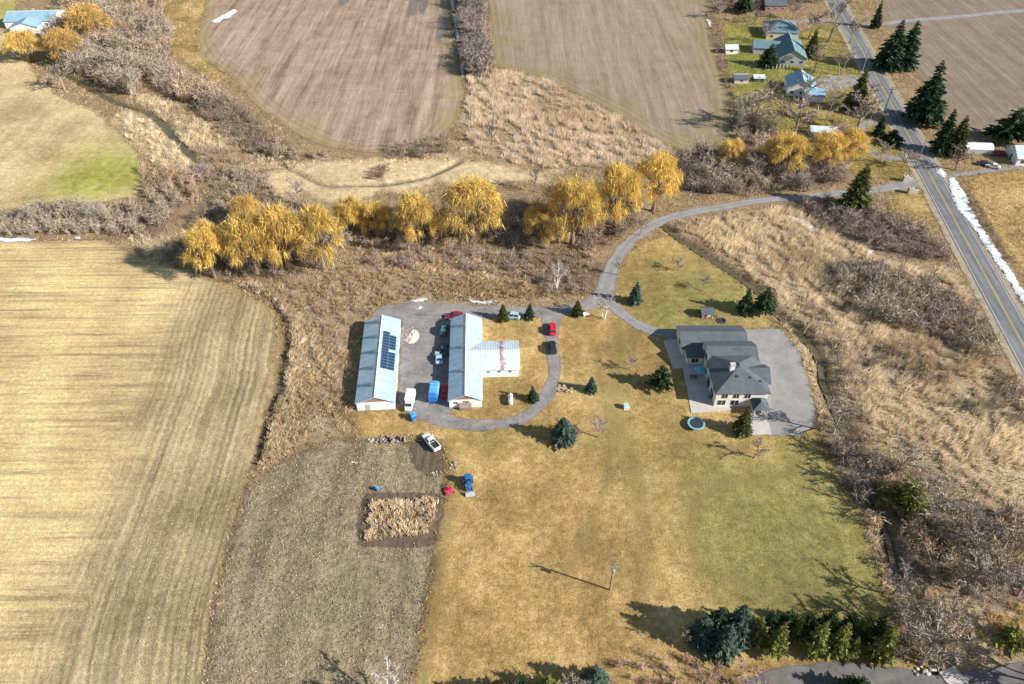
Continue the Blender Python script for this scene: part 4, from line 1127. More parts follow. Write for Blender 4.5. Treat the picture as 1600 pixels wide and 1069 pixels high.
def tree(kind, px_, py_, h, label, w=None, group=None, name=None):
    """one tree standing at a photograph pixel; h = height in m, w = crown width in m"""
    x, y = at(px_, py_)
    i = count.get(kind, 0); count[kind] = i + 1
    tm, cm = TREE[kind][i % len(TREE[kind])]
    ref = 11.0 if kind.startswith('willow') else (10.0 if kind in CONIFER else 9.0)
    sz = h / ref
    sx = sz
    if w:
        nat = 12.0 if kind.startswith('willow') else {'spruce': 5.2, 'olive': 5.2, 'blue': 6.0, 'pine': 5.4, 'darkpine': 8.4, 'yew': 8.0}.get(kind, 8.0)
        sx = w / nat
    nm = name or ('willow_tree' if kind.startswith('willow') else 'conifer_tree' if kind in CONIFER else 'birch_tree' if kind == 'birch' else 'bare_tree')
    e = empty(nm, (x, y, 0), random.uniform(0, 6.28))
    e.scale = (sx, sx, sz)
    e.rotation_euler[0] = random.gauss(0, 0.025); e.rotation_euler[1] = random.gauss(0, 0.025)
    bark = MAT['tree_bark']
    crown = MAT['willow_gold'] if kind.startswith('willow') else MAT['needle_green'] if kind in CONIFER else MAT['tree_twig']
    link('trunk', tm, bark, e); link('crown', cm, crown, e)
    cat = 'willow' if kind.startswith('willow') else 'conifer' if kind in CONIFER else 'birch' if kind == 'birch' else 'tree'
    return tag(e, label, cat, group)

G_W = 'golden willows along the creek'
for a in [
    ('willow', 336, 434, 16, 'leftmost golden willow of the big western clump', 11),
    ('willow', 402, 428, 18.5, 'tall golden willow second from the left in the western clump', 13),
    ('willow', 452, 422, 19, 'golden willow third from the left in the western clump', 13),
    ('willow', 506, 420, 18.5, 'golden willow at the right end of the western clump', 13),
    ('willow_orange', 390, 352, 9, 'small orange-tinged willow behind the western clump', 9),
    ('willow', 552, 364, 11, 'pale golden willow just right of the western clump, left of two', 10),
    ('willow', 592, 366, 10.5, 'pale golden willow just right of the western clump, right of two', 9),
    ('willow', 655, 382, 15.5, 'single golden willow left of the broadest willow', 12),
    ('willow', 738, 376, 18.5, 'broadest golden willow, alone above the barns', 18),
    ('willow', 844, 378, 11, 'small golden willow between the broadest willow and the driveway', 10),
    ('willow', 894, 382, 21, 'tall golden willow next to the small one, above the scrub', 15),
    ('willow', 960, 358, 20, 'golden willow left of the one nearest the driveway bend', 13),
    ('willow', 1020, 330, 18, 'golden willow just above the driveway bend', 14),
    ('willow', 1142, 256, 8, 'small lone golden willow at the lower corner of the middle field', 9),
    ('willow', 1222, 268, 13, 'golden willow below the neighbouring lawns, left of the pair', 14),
    ('willow', 1288, 258, 11, 'golden willow below the neighbouring lawns, left one of the pair', 12),
    ('willow', 1322, 252, 11, 'golden willow below the neighbouring lawns, right one of the pair', 11),
    ('willow', 46, 96, 12, 'golden willow at the far upper left, left of three', 14),
    ('willow_orange', 108, 98, 13, 'golden willow at the far upper left, middle of three', 14),
    ('willow_orange', 146, 62, 14, 'brownish golden willow at the far upper left, right of three', 17),
]:
    tree(a[0], a[1], a[2], a[3], a[4], a[5], G_W)

G_R = 'dark conifers along the road'
for a in [
    ('spruce', 1384, 108, 21, 'dark spruce right of the road, left of the tall pair', 11),
    ('spruce', 1408, 106, 20, 'dark spruce right of the road, right of the tall pair', 11.5),
    ('spruce', 1440, 192, 24, 'tallest and darkest spruce beside the road at the right-hand field', 13),
    ('spruce', 1468, 240, 17, 'narrow dark spruce just below the tallest one', 7),
    ('olive', 1490, 242, 15, 'dull green spruce below the tallest one, right of the narrow spruce', 7),
    ('darkpine', 1576, 222, 13, 'broad dark pine at the corner of the right-hand field', 13),
    ('spruce', 1366, 44, 13, 'slim dark spruce near the road at the top edge', 4.5),
    ('olive', 1332, 172, 17, 'olive-green spruce in front of the neighbouring parking', 8),
    ('spruce', 1372, 212, 9, 'small dark spruce left of the road at the curved driveway', 4),
    ('darkpine', 1392, 226, 6, 'low dark bushy conifer beside the curved driveway', 7),
    ('olive', 1333, 328, 16, 'tall pine standing by the driveway near the entrance', 9.5),
    ('olive', 1265, 88, 12, 'grey-green conifer in front of the large neighbouring house', 6),
    ('spruce', 1198, 104, 10, 'dark conifer beside the dark neighbouring roof', 8),
    ('darkpine', 1162, 20, 9, 'dark conifer at the top edge left of the neighbouring houses', 9),
]:
    tree(a[0], a[1], a[2], a[3], a[4], a[5], G_R)

G_Y = 'conifers in the yard'
for a in [
    ('olive', 787, 500, 5.5, 'small conifer at the left end of the pale blue car', 3),
    ('spruce', 827, 498, 5.5, 'small conifer between the pale blue car and the lane', 2.6),
    ('olive', 902, 492, 5.5, 'small conifer by the barn driveway near the fork', 3),
    ('blue', 991, 474, 7.5, 'blue-green conifer right of the driveway fork', 3.6),
    ('spruce', 833, 626, 5, 'small conifer right of the white gas tank', 2.6),
    ('blue', 924, 612, 5, 'small grey-green conifer right of the log pile', 2.8),
    ('blue', 880, 688, 7.5, 'bushy blue spruce below the loop lane', 5.6),
    ('darkpine', 1031, 606, 7.5, 'rounded pine at the left of the patio', 5.2),
    ('olive', 1158, 676, 8, 'dark evergreen in front of the house entrance', 4.2),
    ('spruce', 1162, 488, 8.5, 'dark evergreen at the creek, left of two', 4.0),
    ('darkpine', 1192, 490, 9, 'dark evergreen at the creek, right of two', 5.4),
    ('yew', 1412, 790, 8, 'yellow-green conifer leaning over the lower creek', 9),
    ('yew', 1578, 1000, 4, 'low green conifer bush near the lower right corner', 5),
]:
    tree(a[0], a[1], a[2], a[3], a[4], a[5], G_Y)

G_B = 'conifer row at the bottom of the lawn'
ordn = ['first', 'second', 'third', 'fourth', 'fifth', 'sixth', 'seventh', 'eighth']
for i, (px_, py_, h, w) in enumerate([(1176, 1006, 9.5, 3.6), (1207, 1026, 11, 3.8), (1240, 1004, 8.0, 3.4), (1268, 1026, 11, 3.9), (1302, 1028, 10.5, 4.2), (1326, 1034, 7, 2.6), (1347, 1004, 9.5, 3.6), (1370, 1038, 12, 4.2)]):
    tree('pine', px_, py_ - 7, h, ordn[i] + ' yellow-green pine from the left in the front of the conifer row', w, G_B)
for i, (px_, py_, h, w) in enumerate([(1192, 1000, 8, 3.2), (1223, 1000, 8.5, 3.4), (1254, 1004, 9, 3.4), (1286, 998, 8.5, 3.2), (1318, 1002, 8.5, 3.2), (1359, 1010, 9.5, 3.6)]):
    tree('darkpine', px_, py_ - 7, h, ordn[i] + ' pine from the left, coloured dark for shade, in the back of the conifer row', w, G_B)  # shaded back row: the shade is put into the darker needle colour
for a in [('blue', 1094, 1002, 8.5, 'blue-green spruce at the left end of the conifer row', 5), ('blue', 1128, 1018, 10, 'blue-green spruce second from the left end of the conifer row', 5.2),
          ('spruce', 1118, 992, 9.5, 'dark spruce behind the two blue-green ones of the conifer row', 5.2), ('blue', 1146, 998, 11, 'tallest blue-green spruce of the conifer row', 6),
          ('blue', 930, 1076, 7, 'blue spruce at the bottom edge below the lawn', 5.4), ('pine', 857, 1084, 6, 'yellow-green pine at the bottom edge left of the blue spruce', 4.2),
          ('darkpine', 802, 1100, 6.5, 'dark pine top at the bottom edge', 5), ('pine', 764, 1100, 6, 'leftmost yellow-green pine top at the bottom edge', 4.5), ('darkpine', 1333, 1086, 6, 'dark green conifer at the bottom edge on the lower drive', 5)]:
    tree(a[0], a[1], a[2], a[3], a[4], a[5], G_B)

G_T = 'leafless trees'
for a in [
    ('bare', 1302, 676, 11, 'bare tree casting branch shadows on the paved pad', 10),
    ('sapling', 1178, 716, 6.5, 'small bare tree on the lawn below the trampoline', 5.5),
    ('mauve', 934, 684, 6, 'small bare tree right of the bushy blue spruce', 5),
    ('mauve', 983, 578, 5, 'faint bare sapling on the lawn left of the house', 4.5),
    ('birch', 944, 498, 9, 'white-stemmed birch at the driveway fork', 6),
    ('birch', 868, 452, 10, 'white birch in the scrub left of the driveway', 7),
    ('bare', 1060, 424, 5, 'small grey bare tree on the creek lawn', 4.5),
    ('bare', 1098, 455, 5, 'faint bare shrub tree in the middle of the creek lawn', 4),
    ('bare', 966, 430, 6, 'bare tree at the inner side of the driveway bend', 4),
    ('dark', 768, 226, 11, 'thin dark bare tree at the left end of the reed marsh', 5),
    ('dark', 836, 300, 10, 'thin dark bare tree above the small willow', 5),
    ('mauve', 1334, 206, 14, 'round-crowned bare tree left of the road', 19),
    ('mauve', 1240, 212, 17, 'purplish bare tree hiding the white-roofed house', 16),
    ('tall', 1292, 66, 22, 'tall forked bare tree left of the road at the top edge', 12),
    ('tall', 1328, 68, 13, 'smaller bare tree just left of the road at the top edge', 9),
    ('bare', 1176, 192, 14, 'grey bare tree at the right corner of the middle field', 15),
    ('mauve', 1302, 160, 7, 'small bare tree on the neighbouring parking', 5),
    ('dark', 1492, 266, 10, 'bushy dark bare tree at the road opposite the entrance', 10),
    ('bare', 1410, 262, 8, 'bare tree by the curved driveway left of the road', 8),
    ('bare', 1402, 735, 10, 'grey bare tree left of the yellow-green conifer', 9),
    ('bare', 1455, 820, 12, 'large grey bare tree right of the lower creek', 12),
    ('mauve', 1512, 850, 11, 'purplish bare tree in the middle of the creek wood', 11),
    ('bare', 1560, 870, 11, 'grey bare tree near the right edge of the creek wood', 11),
    ('bare', 1505, 925, 11, 'pale grey bare tree at the lower rim of the creek wood', 12),
    ('mauve', 1590, 930, 9, 'bare tree at the right edge below the creek wood', 9),
    ('bare', 1400, 985, 10, 'bare tree touching the right end of the conifer row', 8),
    ('bare', 1440, 1042, 13, 'old bare tree with stones at its foot beside the lower drive', 13),
    ('dark', 1345, 760, 9, 'dark bare tree leaning over the lawn edge', 8),
    ('dark', 1322, 715, 8, 'dark bare tree at the creek below the pad', 7),
    ('mauve', 1590, 650, 10, 'grey tree at the right edge beside the road scrub', 10),
    ('birch', 605, 1094, 9, 'whitish bare tree at the bottom edge of the fallow plot', 9),
    ('rosy', 1158, 1100, 6, 'rosy bare shrub at the bottom edge beside the lower drive', 9),
    ('rosy', 1108, 1096, 5, 'rosy bare shrub left of the one beside the lower drive', 7),
    ('sapling', 1066, 1008, 6.5, 'slim pinkish birch sapling at the left end of the conifer row', 3),
    ('sapling', 1120, 1052, 4.5, 'slim pinkish sapling below the conifer row', 2.5),
    ('bare', 888, 1092, 7, 'bare tree between the pines at the bottom edge', 6),
    ('bare', 100, 140, 12, 'grey bare tree below the far upper left willows', 13),
    ('bare', 190, 120, 13, 'grey bare tree in the middle of the northwest wood', 12),
    ('tall', 215, 150, 13, 'pale-stemmed bare tree at the lower rim of the northwest wood', 8),
    ('bare', 240, 60, 12, 'grey bare tree at the right rim of the northwest wood', 11),
    ('dark', 330, 175, 8, 'dark bare tree at the rim of the north field', 8),
    ('bare', 470, 320, 9, 'grey bare tree behind the western willow clump', 9),
    ('bare', 1250, 300, 8, 'grey bare tree on the upper side of the driveway', 7),
    ('tall', 150, 352, 8, 'pale-stemmed bare tree in the left hedgerow', 6),
    ('tall', 60, 352, 8, 'pale-stemmed bare tree at the left end of the hedgerow', 6),
    ('bare', 1470, 990, 9, 'bare tree between the old tree and the golden grass at the lower right', 9),
    ('dark', 1425, 1000, 8, 'dark bare tree left of the old tree by the lower drive', 8),
    ('mauve', 1392, 930, 8, 'purplish bare tree at the lower creek just above the conifer row', 8),
    ('bare', 1540, 915, 10, 'grey bare tree above the golden grass at the lower right', 10),
    ('tall', 1660, 1075, 13, 'off-frame bare tree added beyond the right edge to shade the lower drive', 12),  # off-frame trees, added so that their shadows cross the lower drive
    ('tall', 1690, 1050, 14, 'outermost off-frame bare tree added beyond the right edge to shade the lower drive', 13),
    ('tall', 1625, 1090, 12, 'off-frame bare tree added beyond the lower right corner to shade the lower drive', 11),
    ('mauve', 1272, 112, 13, 'grey bare tree right of the large neighbouring house', 8),
    ('bare', 1290, 188, 12, 'bare tree between the purplish tree and the road', 9),
    ('bare', 1238, 30, 10, 'bare tree beside the uppermost neighbouring house', 9),
    ('tall', 1150, 205, 15, 'pale-stemmed bare tree at the corner of the middle field', 9),
    ('dark', 1180, 36, 9, 'dark bare tree left of the uppermost neighbouring house', 9),
    ('mauve', 1356, 160, 9, 'bare tree between the olive spruce and the road', 8),
    ('bare', 1120, 30, 9, 'bare tree at the top end of the boundary brush', 8),
    ('bare', 1320, 240, 8, 'bare tree among the golden pair below the neighbouring lawns', 8),
    ('dark', 1090, 285, 8, 'dark bare tree at the left end of the scrub belt north of the driveway', 8),
    ('bare', 1180, 282, 9, 'grey bare tree in the middle of the scrub belt north of the driveway', 9),
    ('bare', 640, 395, 7, 'grey bare tree between the middle willows and the barns', 7),
    ('dark', 780, 380, 8, 'dark bare tree right of the broadest willow', 7),
    ('bare', 930, 372, 8, 'grey bare tree below the willows by the driveway bend', 8),
    ('bare', 1262, 158, 12, 'grey bare tree at the right wall of the pale-blue-roofed house', 10),
    ('mauve', 1205, 160, 10, 'grey bare tree on the lawn left of the pale-blue-roofed house', 10),
    ('dark', 1222, 182, 9, 'dark bare tree on the lawn left of the purplish tree', 9),
    ('bare', 1262, 60, 13, 'bare tree right of the uppermost neighbouring house', 11),
    ('mauve', 1196, 66, 10, 'bare tree behind the light wing of the large neighbouring house', 9),
    ('tall', 1312, 118, 13, 'pale bare tree left of the road beside the neighbouring parking', 10),
    ('bare', 1306, 226, 10, 'bare tree right of the low white house among the willows', 9),
    ('dark', 1258, 238, 9, 'dark bare tree between the willows below the neighbouring lawns', 9),
    ('bare', 1375, 255, 8, 'bare tree inside the bend of the curved driveway', 8),
    ('bare', 1000, 368, 8, 'grey bare tree below the willow at the driveway bend', 6),
]:
    tree(a[0], a[1], a[2], a[3], a[4], a[5], G_T)
# round dark bush on the pale flat
thick = dict(TH)
TH['round_bush'] = pts([(575, 284), (580, 266), (606, 262), (612, 274), (600, 286)])
thicket('round_bush', 1.5, (1.6, 2.4), (0.27, 0.165, 0.115), 'single round reddish-brown bush on the pale grass flat', 222, soft=0.5)

# ------------------------------------------------------------------ building materials
t = NT('ribbed_metal', 0.42, 0.5)
o_ = t.obj(); xyz = t.sep(o_)
n = t.noise(0.35, 5, 0.7, o_); w = t.math('SINE', t.math('MULTIPLY', xyz[1], 2 * math.pi / 0.45))
stain = t.noise(1.0, 4, 0.7, t.map(o_, (0.25, 1.6, 1))); c = t.scale((0.46, 0.59, 0.67), t.rng(n, 0.3, 0.7, 0.8, 1.12)); c = t.scale(c, t.rng(stain, 0.34, 0.6, 0.82, 1.04)); w2 = t.math('SINE', t.math('MULTIPLY', xyz[1], 2 * math.pi / 1.83)); c = t.scale(c, t.rng(w2, 0.93, 1.0, 1.0, 0.78))
t.color(c); t.b.inputs['Metallic'].default_value = 0.15; t.bump(w, 0.35, 0.04); MAT['roof_metal'] = t.m
t = NT('old_ribbed_metal', 0.5, 0.5)
o_ = t.obj(); xyz = t.sep(o_)
n = t.noise(0.6, 5, 0.75, o_); st = t.noise(1.0, 4, 0.7, t.map(o_, (3.0, 0.5, 1))); w = t.math('SINE', t.math('MULTIPLY', xyz[0], 2 * math.pi / 0.6))
c = t.scale((0.56, 0.64, 0.69), t.rng(n, 0.3, 0.7, 0.8, 1.12)); c = t.mix(t.rng(st, 0.62, 0.72, 0, 0.5), c, (0.34, 0.22, 0.20))
# rust has bled over one pair of sheets across the roof
band = t.math('ABSOLUTE', t.math('SUBTRACT', xyz[0], 8.6))
rust = t.rng(t.math('ADD', band, t.math('MULTIPLY', t.math('SUBTRACT', t.noise(0.9, 4, 0.75, o_), 0.5), 3.6)), 0.1, 0.75, 0.85, 0.0)
c = t.mix(rust, c, t.ramp(n, [(0.3, (0.24, 0.075, 0.05)), (0.7, (0.42, 0.16, 0.10))]))
c = t.scale(c, t.rng(w, 0.8, 1.0, 1.0, 0.86))
t.color(c); t.bump(w, 0.35, 0.04); MAT['roof_rust'] = t.m
t = NT('white_siding', 0.7, 0.3)
o_ = t.obj(); xyz = t.sep(o_); n = t.noise(0.8, 5, 0.7, o_)
w = t.math('SINE', t.math('MULTIPLY', t.math('ADD', xyz[0], xyz[1]), 2 * math.pi / 0.3))
t.color(t.scale((0.82, 0.84, 0.84), t.rng(n, 0.3, 0.7, 0.8, 1.08))); t.bump(w, 0.3, 0.02); MAT['siding'] = t.m
def shingle(name, c0, c1):
    t = NT(name, 0.9, 0.2)
    o_ = t.obj(); n = t.noise(0.6, 4, 0.6, o_); f = t.noise(5, 3, 0.8, o_); z = t.sep(o_)[2]
    w = t.math('FRACT', t.math('MULTIPLY', z, 5.0))
    c = t.scale(t.ramp(n, [(0.3, c0), (0.7, c1)]), t.rng(f, 0.3, 0.7, 0.8, 1.2)); c = t.scale(c, t.rng(w, 0, 0.25, 0.86, 1.02))
    t.color(c); t.bump(w, 0.4, 0.03); MAT[name] = t.m
shingle('shingle_slate', (0.082, 0.093, 0.105), (0.12, 0.131, 0.143))
shingle('shingle_teal', (0.10, 0.165, 0.19), (0.15, 0.22, 0.245))
shingle('shingle_blue', (0.20, 0.33, 0.42), (0.29, 0.43, 0.52))
shingle('shingle_light', (0.42, 0.47, 0.50), (0.56, 0.60, 0.62))
plain('stucco', (0.72, 0.66, 0.60), 0.85, 0.2); plain('brick_tan', (0.42, 0.33, 0.26), 0.9, 0.2, scale=6)
plain('trim_white', (0.76, 0.76, 0.75), 0.6, 0.3); plain('trim_dark', (0.06, 0.065, 0.07), 0.6); plain('gable_brown', (0.30, 0.185, 0.14), 0.85, 0.2, var=0.25)
plain('concrete', (0.47, 0.43, 0.385), 0.9, 0.2, var=0.15, scale=0.8); plain('panel_blue', (0.018, 0.05, 0.10), 0.22, 0.6, var=0.3, scale=0.7); plain('panel_frame', (0.45, 0.5, 0.53), 0.4, 0.5, 0.4)
plain('vent_grey', (0.12, 0.14, 0.15), 0.6); plain('wood_old', (0.25, 0.205, 0.165), 0.9, 0.15, var=0.3); plain('wood_brown', (0.20, 0.125, 0.075), 0.85, 0.2, var=0.25)
plain('stone', (0.42, 0.38, 0.33), 0.9, 0.2, var=0.3, scale=4); plain('stone_dark', (0.17, 0.155, 0.14), 0.9, 0.2, var=0.3, scale=4); plain('red_paint', (0.36, 0.05, 0.045), 0.6)
glass('pane'); plain('tan_wall', (0.55, 0.50, 0.44), 0.85, 0.2); plain('grey_wall', (0.40, 0.41, 0.41), 0.85, 0.2)

def slab(name, p, mat, parent, th=0.16):
    """roof slope: four or three corner points, counter-clockwise from above"""
    mb = MB(); p = [Vector(q) for q in p]
    n = (p[1] - p[0]).cross(p[-1] - p[0]).normalized()
    if n.z < 0: p = p[::-1]
    k = len(p); s = len(mb.v)
    mb.v += [(q.x, q.y, q.z - th) for q in p] + [tuple(q) for q in p]
    mb.f.append(tuple(range(k - 1, -1, -1))); mb.f.append(tuple(range(k, 2 * k)))
    for i in range(k):
        j = (i + 1) % k
        mb.f.append((i, j, k + j, k + i))
    return mb.build(name, mat, parent)

def walls(parent, x0, x1, y0, y1, z1, mat, gable=None, zr=None, name='wall', z0=-0.1):
    """one wall mesh, with gable ends on the given axis"""
    mb = MB()
    if gable == 'y':
        xm = (x0 + x1) / 2
        mb.poly((x0, y0, z0), (x1, y0, z0), (x1, y0, z1), (xm, y0, zr), (x0, y0, z1))
        mb.poly((x1, y1, z0), (x0, y1, z0), (x0, y1, z1), (xm, y1, zr), (x1, y1, z1))
        mb.poly((x0, y1, z0), (x0, y0, z0), (x0, y0, z1), (x0, y1, z1)); mb.poly((x1, y0, z0), (x1, y1, z0), (x1, y1, z1), (x1, y0, z1))
    elif gable == 'x':
        ym = (y0 + y1) / 2
        mb.poly((x0, y1, z0), (x0, y0, z0), (x0, y0, z1), (x0, ym, zr), (x0, y1, z1))
        mb.poly((x1, y0, z0), (x1, y1, z0), (x1, y1, z1), (x1, ym, zr), (x1, y0, z1))
        mb.poly((x0, y0, z0), (x1, y0, z0), (x1, y0, z1), (x0, y0, z1)); mb.poly((x1, y1, z0), (x0, y1, z0), (x0, y1, z1), (x1, y1, z1))
    else:
        mb.box(x0, x1, y0, y1, z0, z1)
    return mb.build(name, mat, parent)

def gable_roof(parent, x0, x1, y0, y1, ze, zr, axis, mat, over=0.35, cap=None):
    if axis == 'y':
        xm = (x0 + x1) / 2; sl = (zr - ze) / (x1 - xm); zo = ze - sl * over
        a = slab('roof_slope', [(x0 - over, y0 - over, zo), (xm, y0 - over, zr), (xm, y1 + over, zr), (x0 - over, y1 + over, zo)], mat, parent)
        b = slab('roof_slope', [(xm, y0 - over, zr), (x1 + over, y0 - over, zo), (x1 + over, y1 + over, zo), (xm, y1 + over, zr)], mat, parent)
        if cap: MB().tube([(xm, y0 - over, zr + 0.02), (xm, y1 + over, zr + 0.02)], 0.09, 5).build('ridge_cap', cap, parent)
    else:
        ym = (y0 + y1) / 2; sl = (zr - ze) / (y1 - ym); zo = ze - sl * over
        a = slab('roof_slope', [(x0 - over, y0 - over, zo), (x1 + over, y0 - over, zo), (x1 + over, ym, zr), (x0 - over, ym, zr)], mat, parent)
        b = slab('roof_slope', [(x0 - over, ym, zr), (x1 + over, ym, zr), (x1 + over, y1 + over, zo), (x0 - over, y1 + over, zo)], mat, parent)
        if cap: MB().tube([(x0 - over, ym, zr + 0.02), (x1 + over, ym, zr + 0.02)], 0.09, 5).build('ridge_cap', cap, parent)
    return a, b

def hip_roof(parent, x0, x1, y0, y1, ze, zr, mat, over=0.4, inset=None):
    x0 -= over; x1 += over; y0 -= over; y1 += over
    w, l = x1 - x0, y1 - y0
    if l >= w:
        k = w / 2 if inset is None else inset
        xm = (x0 + x1) / 2; A = (xm, y0 + k, zr); B = (xm, y1 - k, zr)
        f = [[(x0, y0, ze), (x1, y0, ze), A], [(x1, y0, ze), (x1, y1, ze), B, A], [(x1, y1, ze), (x0, y1, ze), B], [(x0, y1, ze), (x0, y0, ze), A, B]]
    else:
        k = l / 2 if inset is None else inset
        ym = (y0 + y1) / 2; A = (x0 + k, ym, zr); B = (x1 - k, ym, zr)
        f = [[(x0, y0, ze), (x1, y0, ze), B, A], [(x1, y0, ze), (x1, y1, ze), B], [(x1, y1, ze), (x0, y1, ze), A, B], [(x0, y1, ze), (x0, y0, ze), A]]
    for q in f: slab('roof_slope', q, mat, parent, 0.12)

def window(parent, x, y, z, w, h, face, frame='trim_white'):
    """window on a wall; face: -y, +y, -x, +x"""
    d = 0.05
    if face in ('-y', '+y'):
        s = -1 if face == '-y' else 1
        f = MB().box(x - w / 2 - 0.09, x + w / 2 + 0.09, min(y, y + s * d), max(y, y + s * d), z - 0.09, z + h + 0.09).build('window', MAT[frame], parent)
        MB().box(x - w / 2, x + w / 2, min(y + s * d, y + s * (d + .02)), max(y + s * d, y + s * (d + .02)), z, z + h).build('glass_pane', MAT['pane'], f)
        MB().box(x - 0.03, x + 0.03, min(y + s * d, y + s * (d + .04)), max(y + s * d, y + s * (d + .04)), z, z + h).build('mullion', MAT[frame], f)
    else:
        s = -1 if face == '-x' else 1
        f = MB().box(min(x, x + s * d), max(x, x + s * d), y - w / 2 - 0.09, y + w / 2 + 0.09, z - 0.09, z + h + 0.09).build('window', MAT[frame], parent)
        MB().box(min(x + s * d, x + s * (d + .02)), max(x + s * d, x + s * (d + .02)), y - w / 2, y + w / 2, z, z + h).build('glass_pane', MAT['pane'], f)
        MB().box(min(x + s * d, x + s * (d + .04)), max(x + s * d, x + s * (d + .04)), y - 0.03, y + 0.03, z, z + h).build('mullion', MAT[frame], f)
    return f

def door(parent, x, y, w, h, face, mat='trim_dark', z=0.0):
    d = 0.06
    if face in ('-y', '+y'):
        s = -1 if face == '-y' else 1
        o = MB().box(x - w / 2, x + w / 2, min(y, y + s * d), max(y, y + s * d), z, z + h).build('door', MAT[mat], parent)
        MB().box(x + w / 2 - 0.2, x + w / 2 - 0.1, min(y + s * d, y + s * .12), max(y + s * d, y + s * .12), z + 0.95, z + 1.05).build('handle', MAT['panel_frame'], o)
    else:
        s = -1 if face == '-x' else 1
        o = MB().box(min(x, x + s * d), max(x, x + s * d), y - w / 2, y + w / 2, z, z + h).build('door', MAT[mat], parent)
        MB().box(min(x + s * d, x + s * .12), max(x + s * d, x + s * .12), y + w / 2 - 0.2, y + w / 2 - 0.1, z + 0.95, z + 1.05).build('handle', MAT['panel_frame'], o)
    return o

def roof_vent(parent, x, y, z, name='roof_vent'):
    mb = MB(); mb.box(x - 0.42, x + 0.42, y - 0.36, y + 0.36, z - 0.35, z + 0.42); mb.box(x - 0.52, x + 0.52, y - 0.46, y + 0.46, z + 0.424, z + 0.5)
    mb.build(name, MAT['vent_grey'], parent)

# ------------------------------------------------------------------ left barn with solar panels
def barn_shell(b, zr, over=0.3):
    e = empty('barn', (b['c'][0], b['c'][1], 0), b['rot'])
    L, W = b['L'] / 2, b['W'] / 2 - over
    walls(e, -W, W, -L + over, L - over, 2.7, MAT['siding'], 'y', zr - 0.17)
    gable_roof(e, -W, W, -L + over, L - over, 2.75, zr, 'y', MAT['roof_metal'], over, MAT['trim_white'])
    # brown boards fill the gable above the white wall
    for s in (-1, 1):
        y = s * (L - over)
        mb = MB(); k = 0.25
        mb.poly((-W + 0.5, y + s * 0.03, 2.72), (W - 0.5, y + s * 0.03, 2.72), (0, y + s * 0.03, zr - 0.3)); mb.poly((0, y + s * 0.031, zr - 0.3), (W - 0.5, y + s * 0.031, 2.72), (-W + 0.5, y + s * 0.031, 2.72))
        mb.build('gable_panel', MAT['gable_brown'], e)
    return e, L, W
b1, L, W = barn_shell(BARN1, 4.5)
tag(b1, 'left pale metal-roofed barn with solar panels on its right slope', 'barn', 'long farm barns')
sl = (4.5 - 2.75) / W; L1 = L
for i in range(5):
    roof_vent(b1, -0.75, -L1 + 4.2 + i * 5.6, 4.5 - 0.75 * sl)
ca = math.atan(sl)
def on_slope(s, t_, lift):
    """point on the right-hand slope: s metres down from the ridge, t_ along the barn"""
    return Vector((s * math.cos(ca) + lift * math.sin(ca), t_, 4.5 - s * math.sin(ca) + lift * math.cos(ca)))
pm = None
def solar(s0, t0):
    global pm
    if pm is None:
        mb = MB(); fr = MB()
        mb.hexa([(0.03, 0.03, 0.03), (1.62, 0.03, 0.03), (1.62, 0.96, 0.03), (0.03, 0.96, 0.03)], [(0.03, 0.03, 0.062), (1.62, 0.03, 0.062), (1.62, 0.96, 0.062), (0.03, 0.96, 0.062)])
        fr.box(0, 1.65, 0, 0.99, 0, 0.05); pm = (fr.mesh('solar_panel'), mb.mesh('cell_glass'))
    f = link('solar_panel', pm[0], MAT['panel_frame'], b1); g = link('cell_glass', pm[1], MAT['panel_blue'], f)
    f.location = on_slope(s0, t0, 0.09); f.rotation_euler = (0, ca, 0)
ty = [L1 - 7.0 - k * 1.02 for k in range(14)]
for k in range(13): solar(0.75, ty[k])
for k in range(5): solar(2.46, ty[k + 1])
for k in range(6): solar(2.46, ty[k + 7])
door(b1, -1.8, -L1 + 0.3, 1.0, 2.0, '-y', 'grey_wall')
door(b1, W, -6.0, 3.0, 2.3, '+x', 'trim_white'); door(b1, W, 5.0, 1.0, 2.1, '+x'); door(b1, W, 9.5, 3.2, 2.4, '+x', 'grey_wall')
for i in range(5): window(b1, W, -12 + i * 2.2, 1.1, 0.9, 0.7, '+x')

# ------------------------------------------------------------------ right barn with wing
b2, L, W = barn_shell(BARN2, 4.4)
tag(b2, 'right pale metal-roofed barn with a rust-streaked wing', 'barn', 'long farm barns')
sl2 = (4.4 - 2.75) / W
for y in (-6.4, 2.0, 10.0): roof_vent(b2, -0.75, y, 4.4 - 0.75 * sl2)
wy, wh, wx = 0.4, 4.9, 13.0
walls(b2, W - 0.3, wx - 0.3, wy - wh, wy + wh, 2.65, MAT['siding'], 'x', 4.2, 'wing_wall')
for q in ([(0.15, wy - wh - 0.3, 2.62), (wx, wy - wh - 0.3, 2.62), (wx, wy, 4.37), (0.15, wy, 4.37)], [(0.15, wy, 4.37), (wx, wy, 4.37), (wx, wy + wh + 0.3, 2.62), (0.15, wy + wh + 0.3, 2.62)]):
    slab('wing_roof', q, MAT['roof_rust'], b2)
for i in range(3): window(b2, W + 1.7 + i * 2.6, wy - wh, 1.6, 0.7, 0.45, '-y')
door(b2, wx - 0.3, wy, 2.6, 2.3, '+x', 'grey_wall'); door(b2, 0.2, -L + 0.3, 1.4, 2.2, '-y', 'wood_old')
window(b2, -2.2, -L + 0.3, 1.4, 0.8, 0.6, '-y')
for y in (-12, -9, -6.5, 8, 11): window(b2, W, y, 1.1, 1.0, 0.8, '+x')
for y in (-9, 0, 9): door(b2, -W, y, 2.8, 2.4, '-x', 'grey_wall')
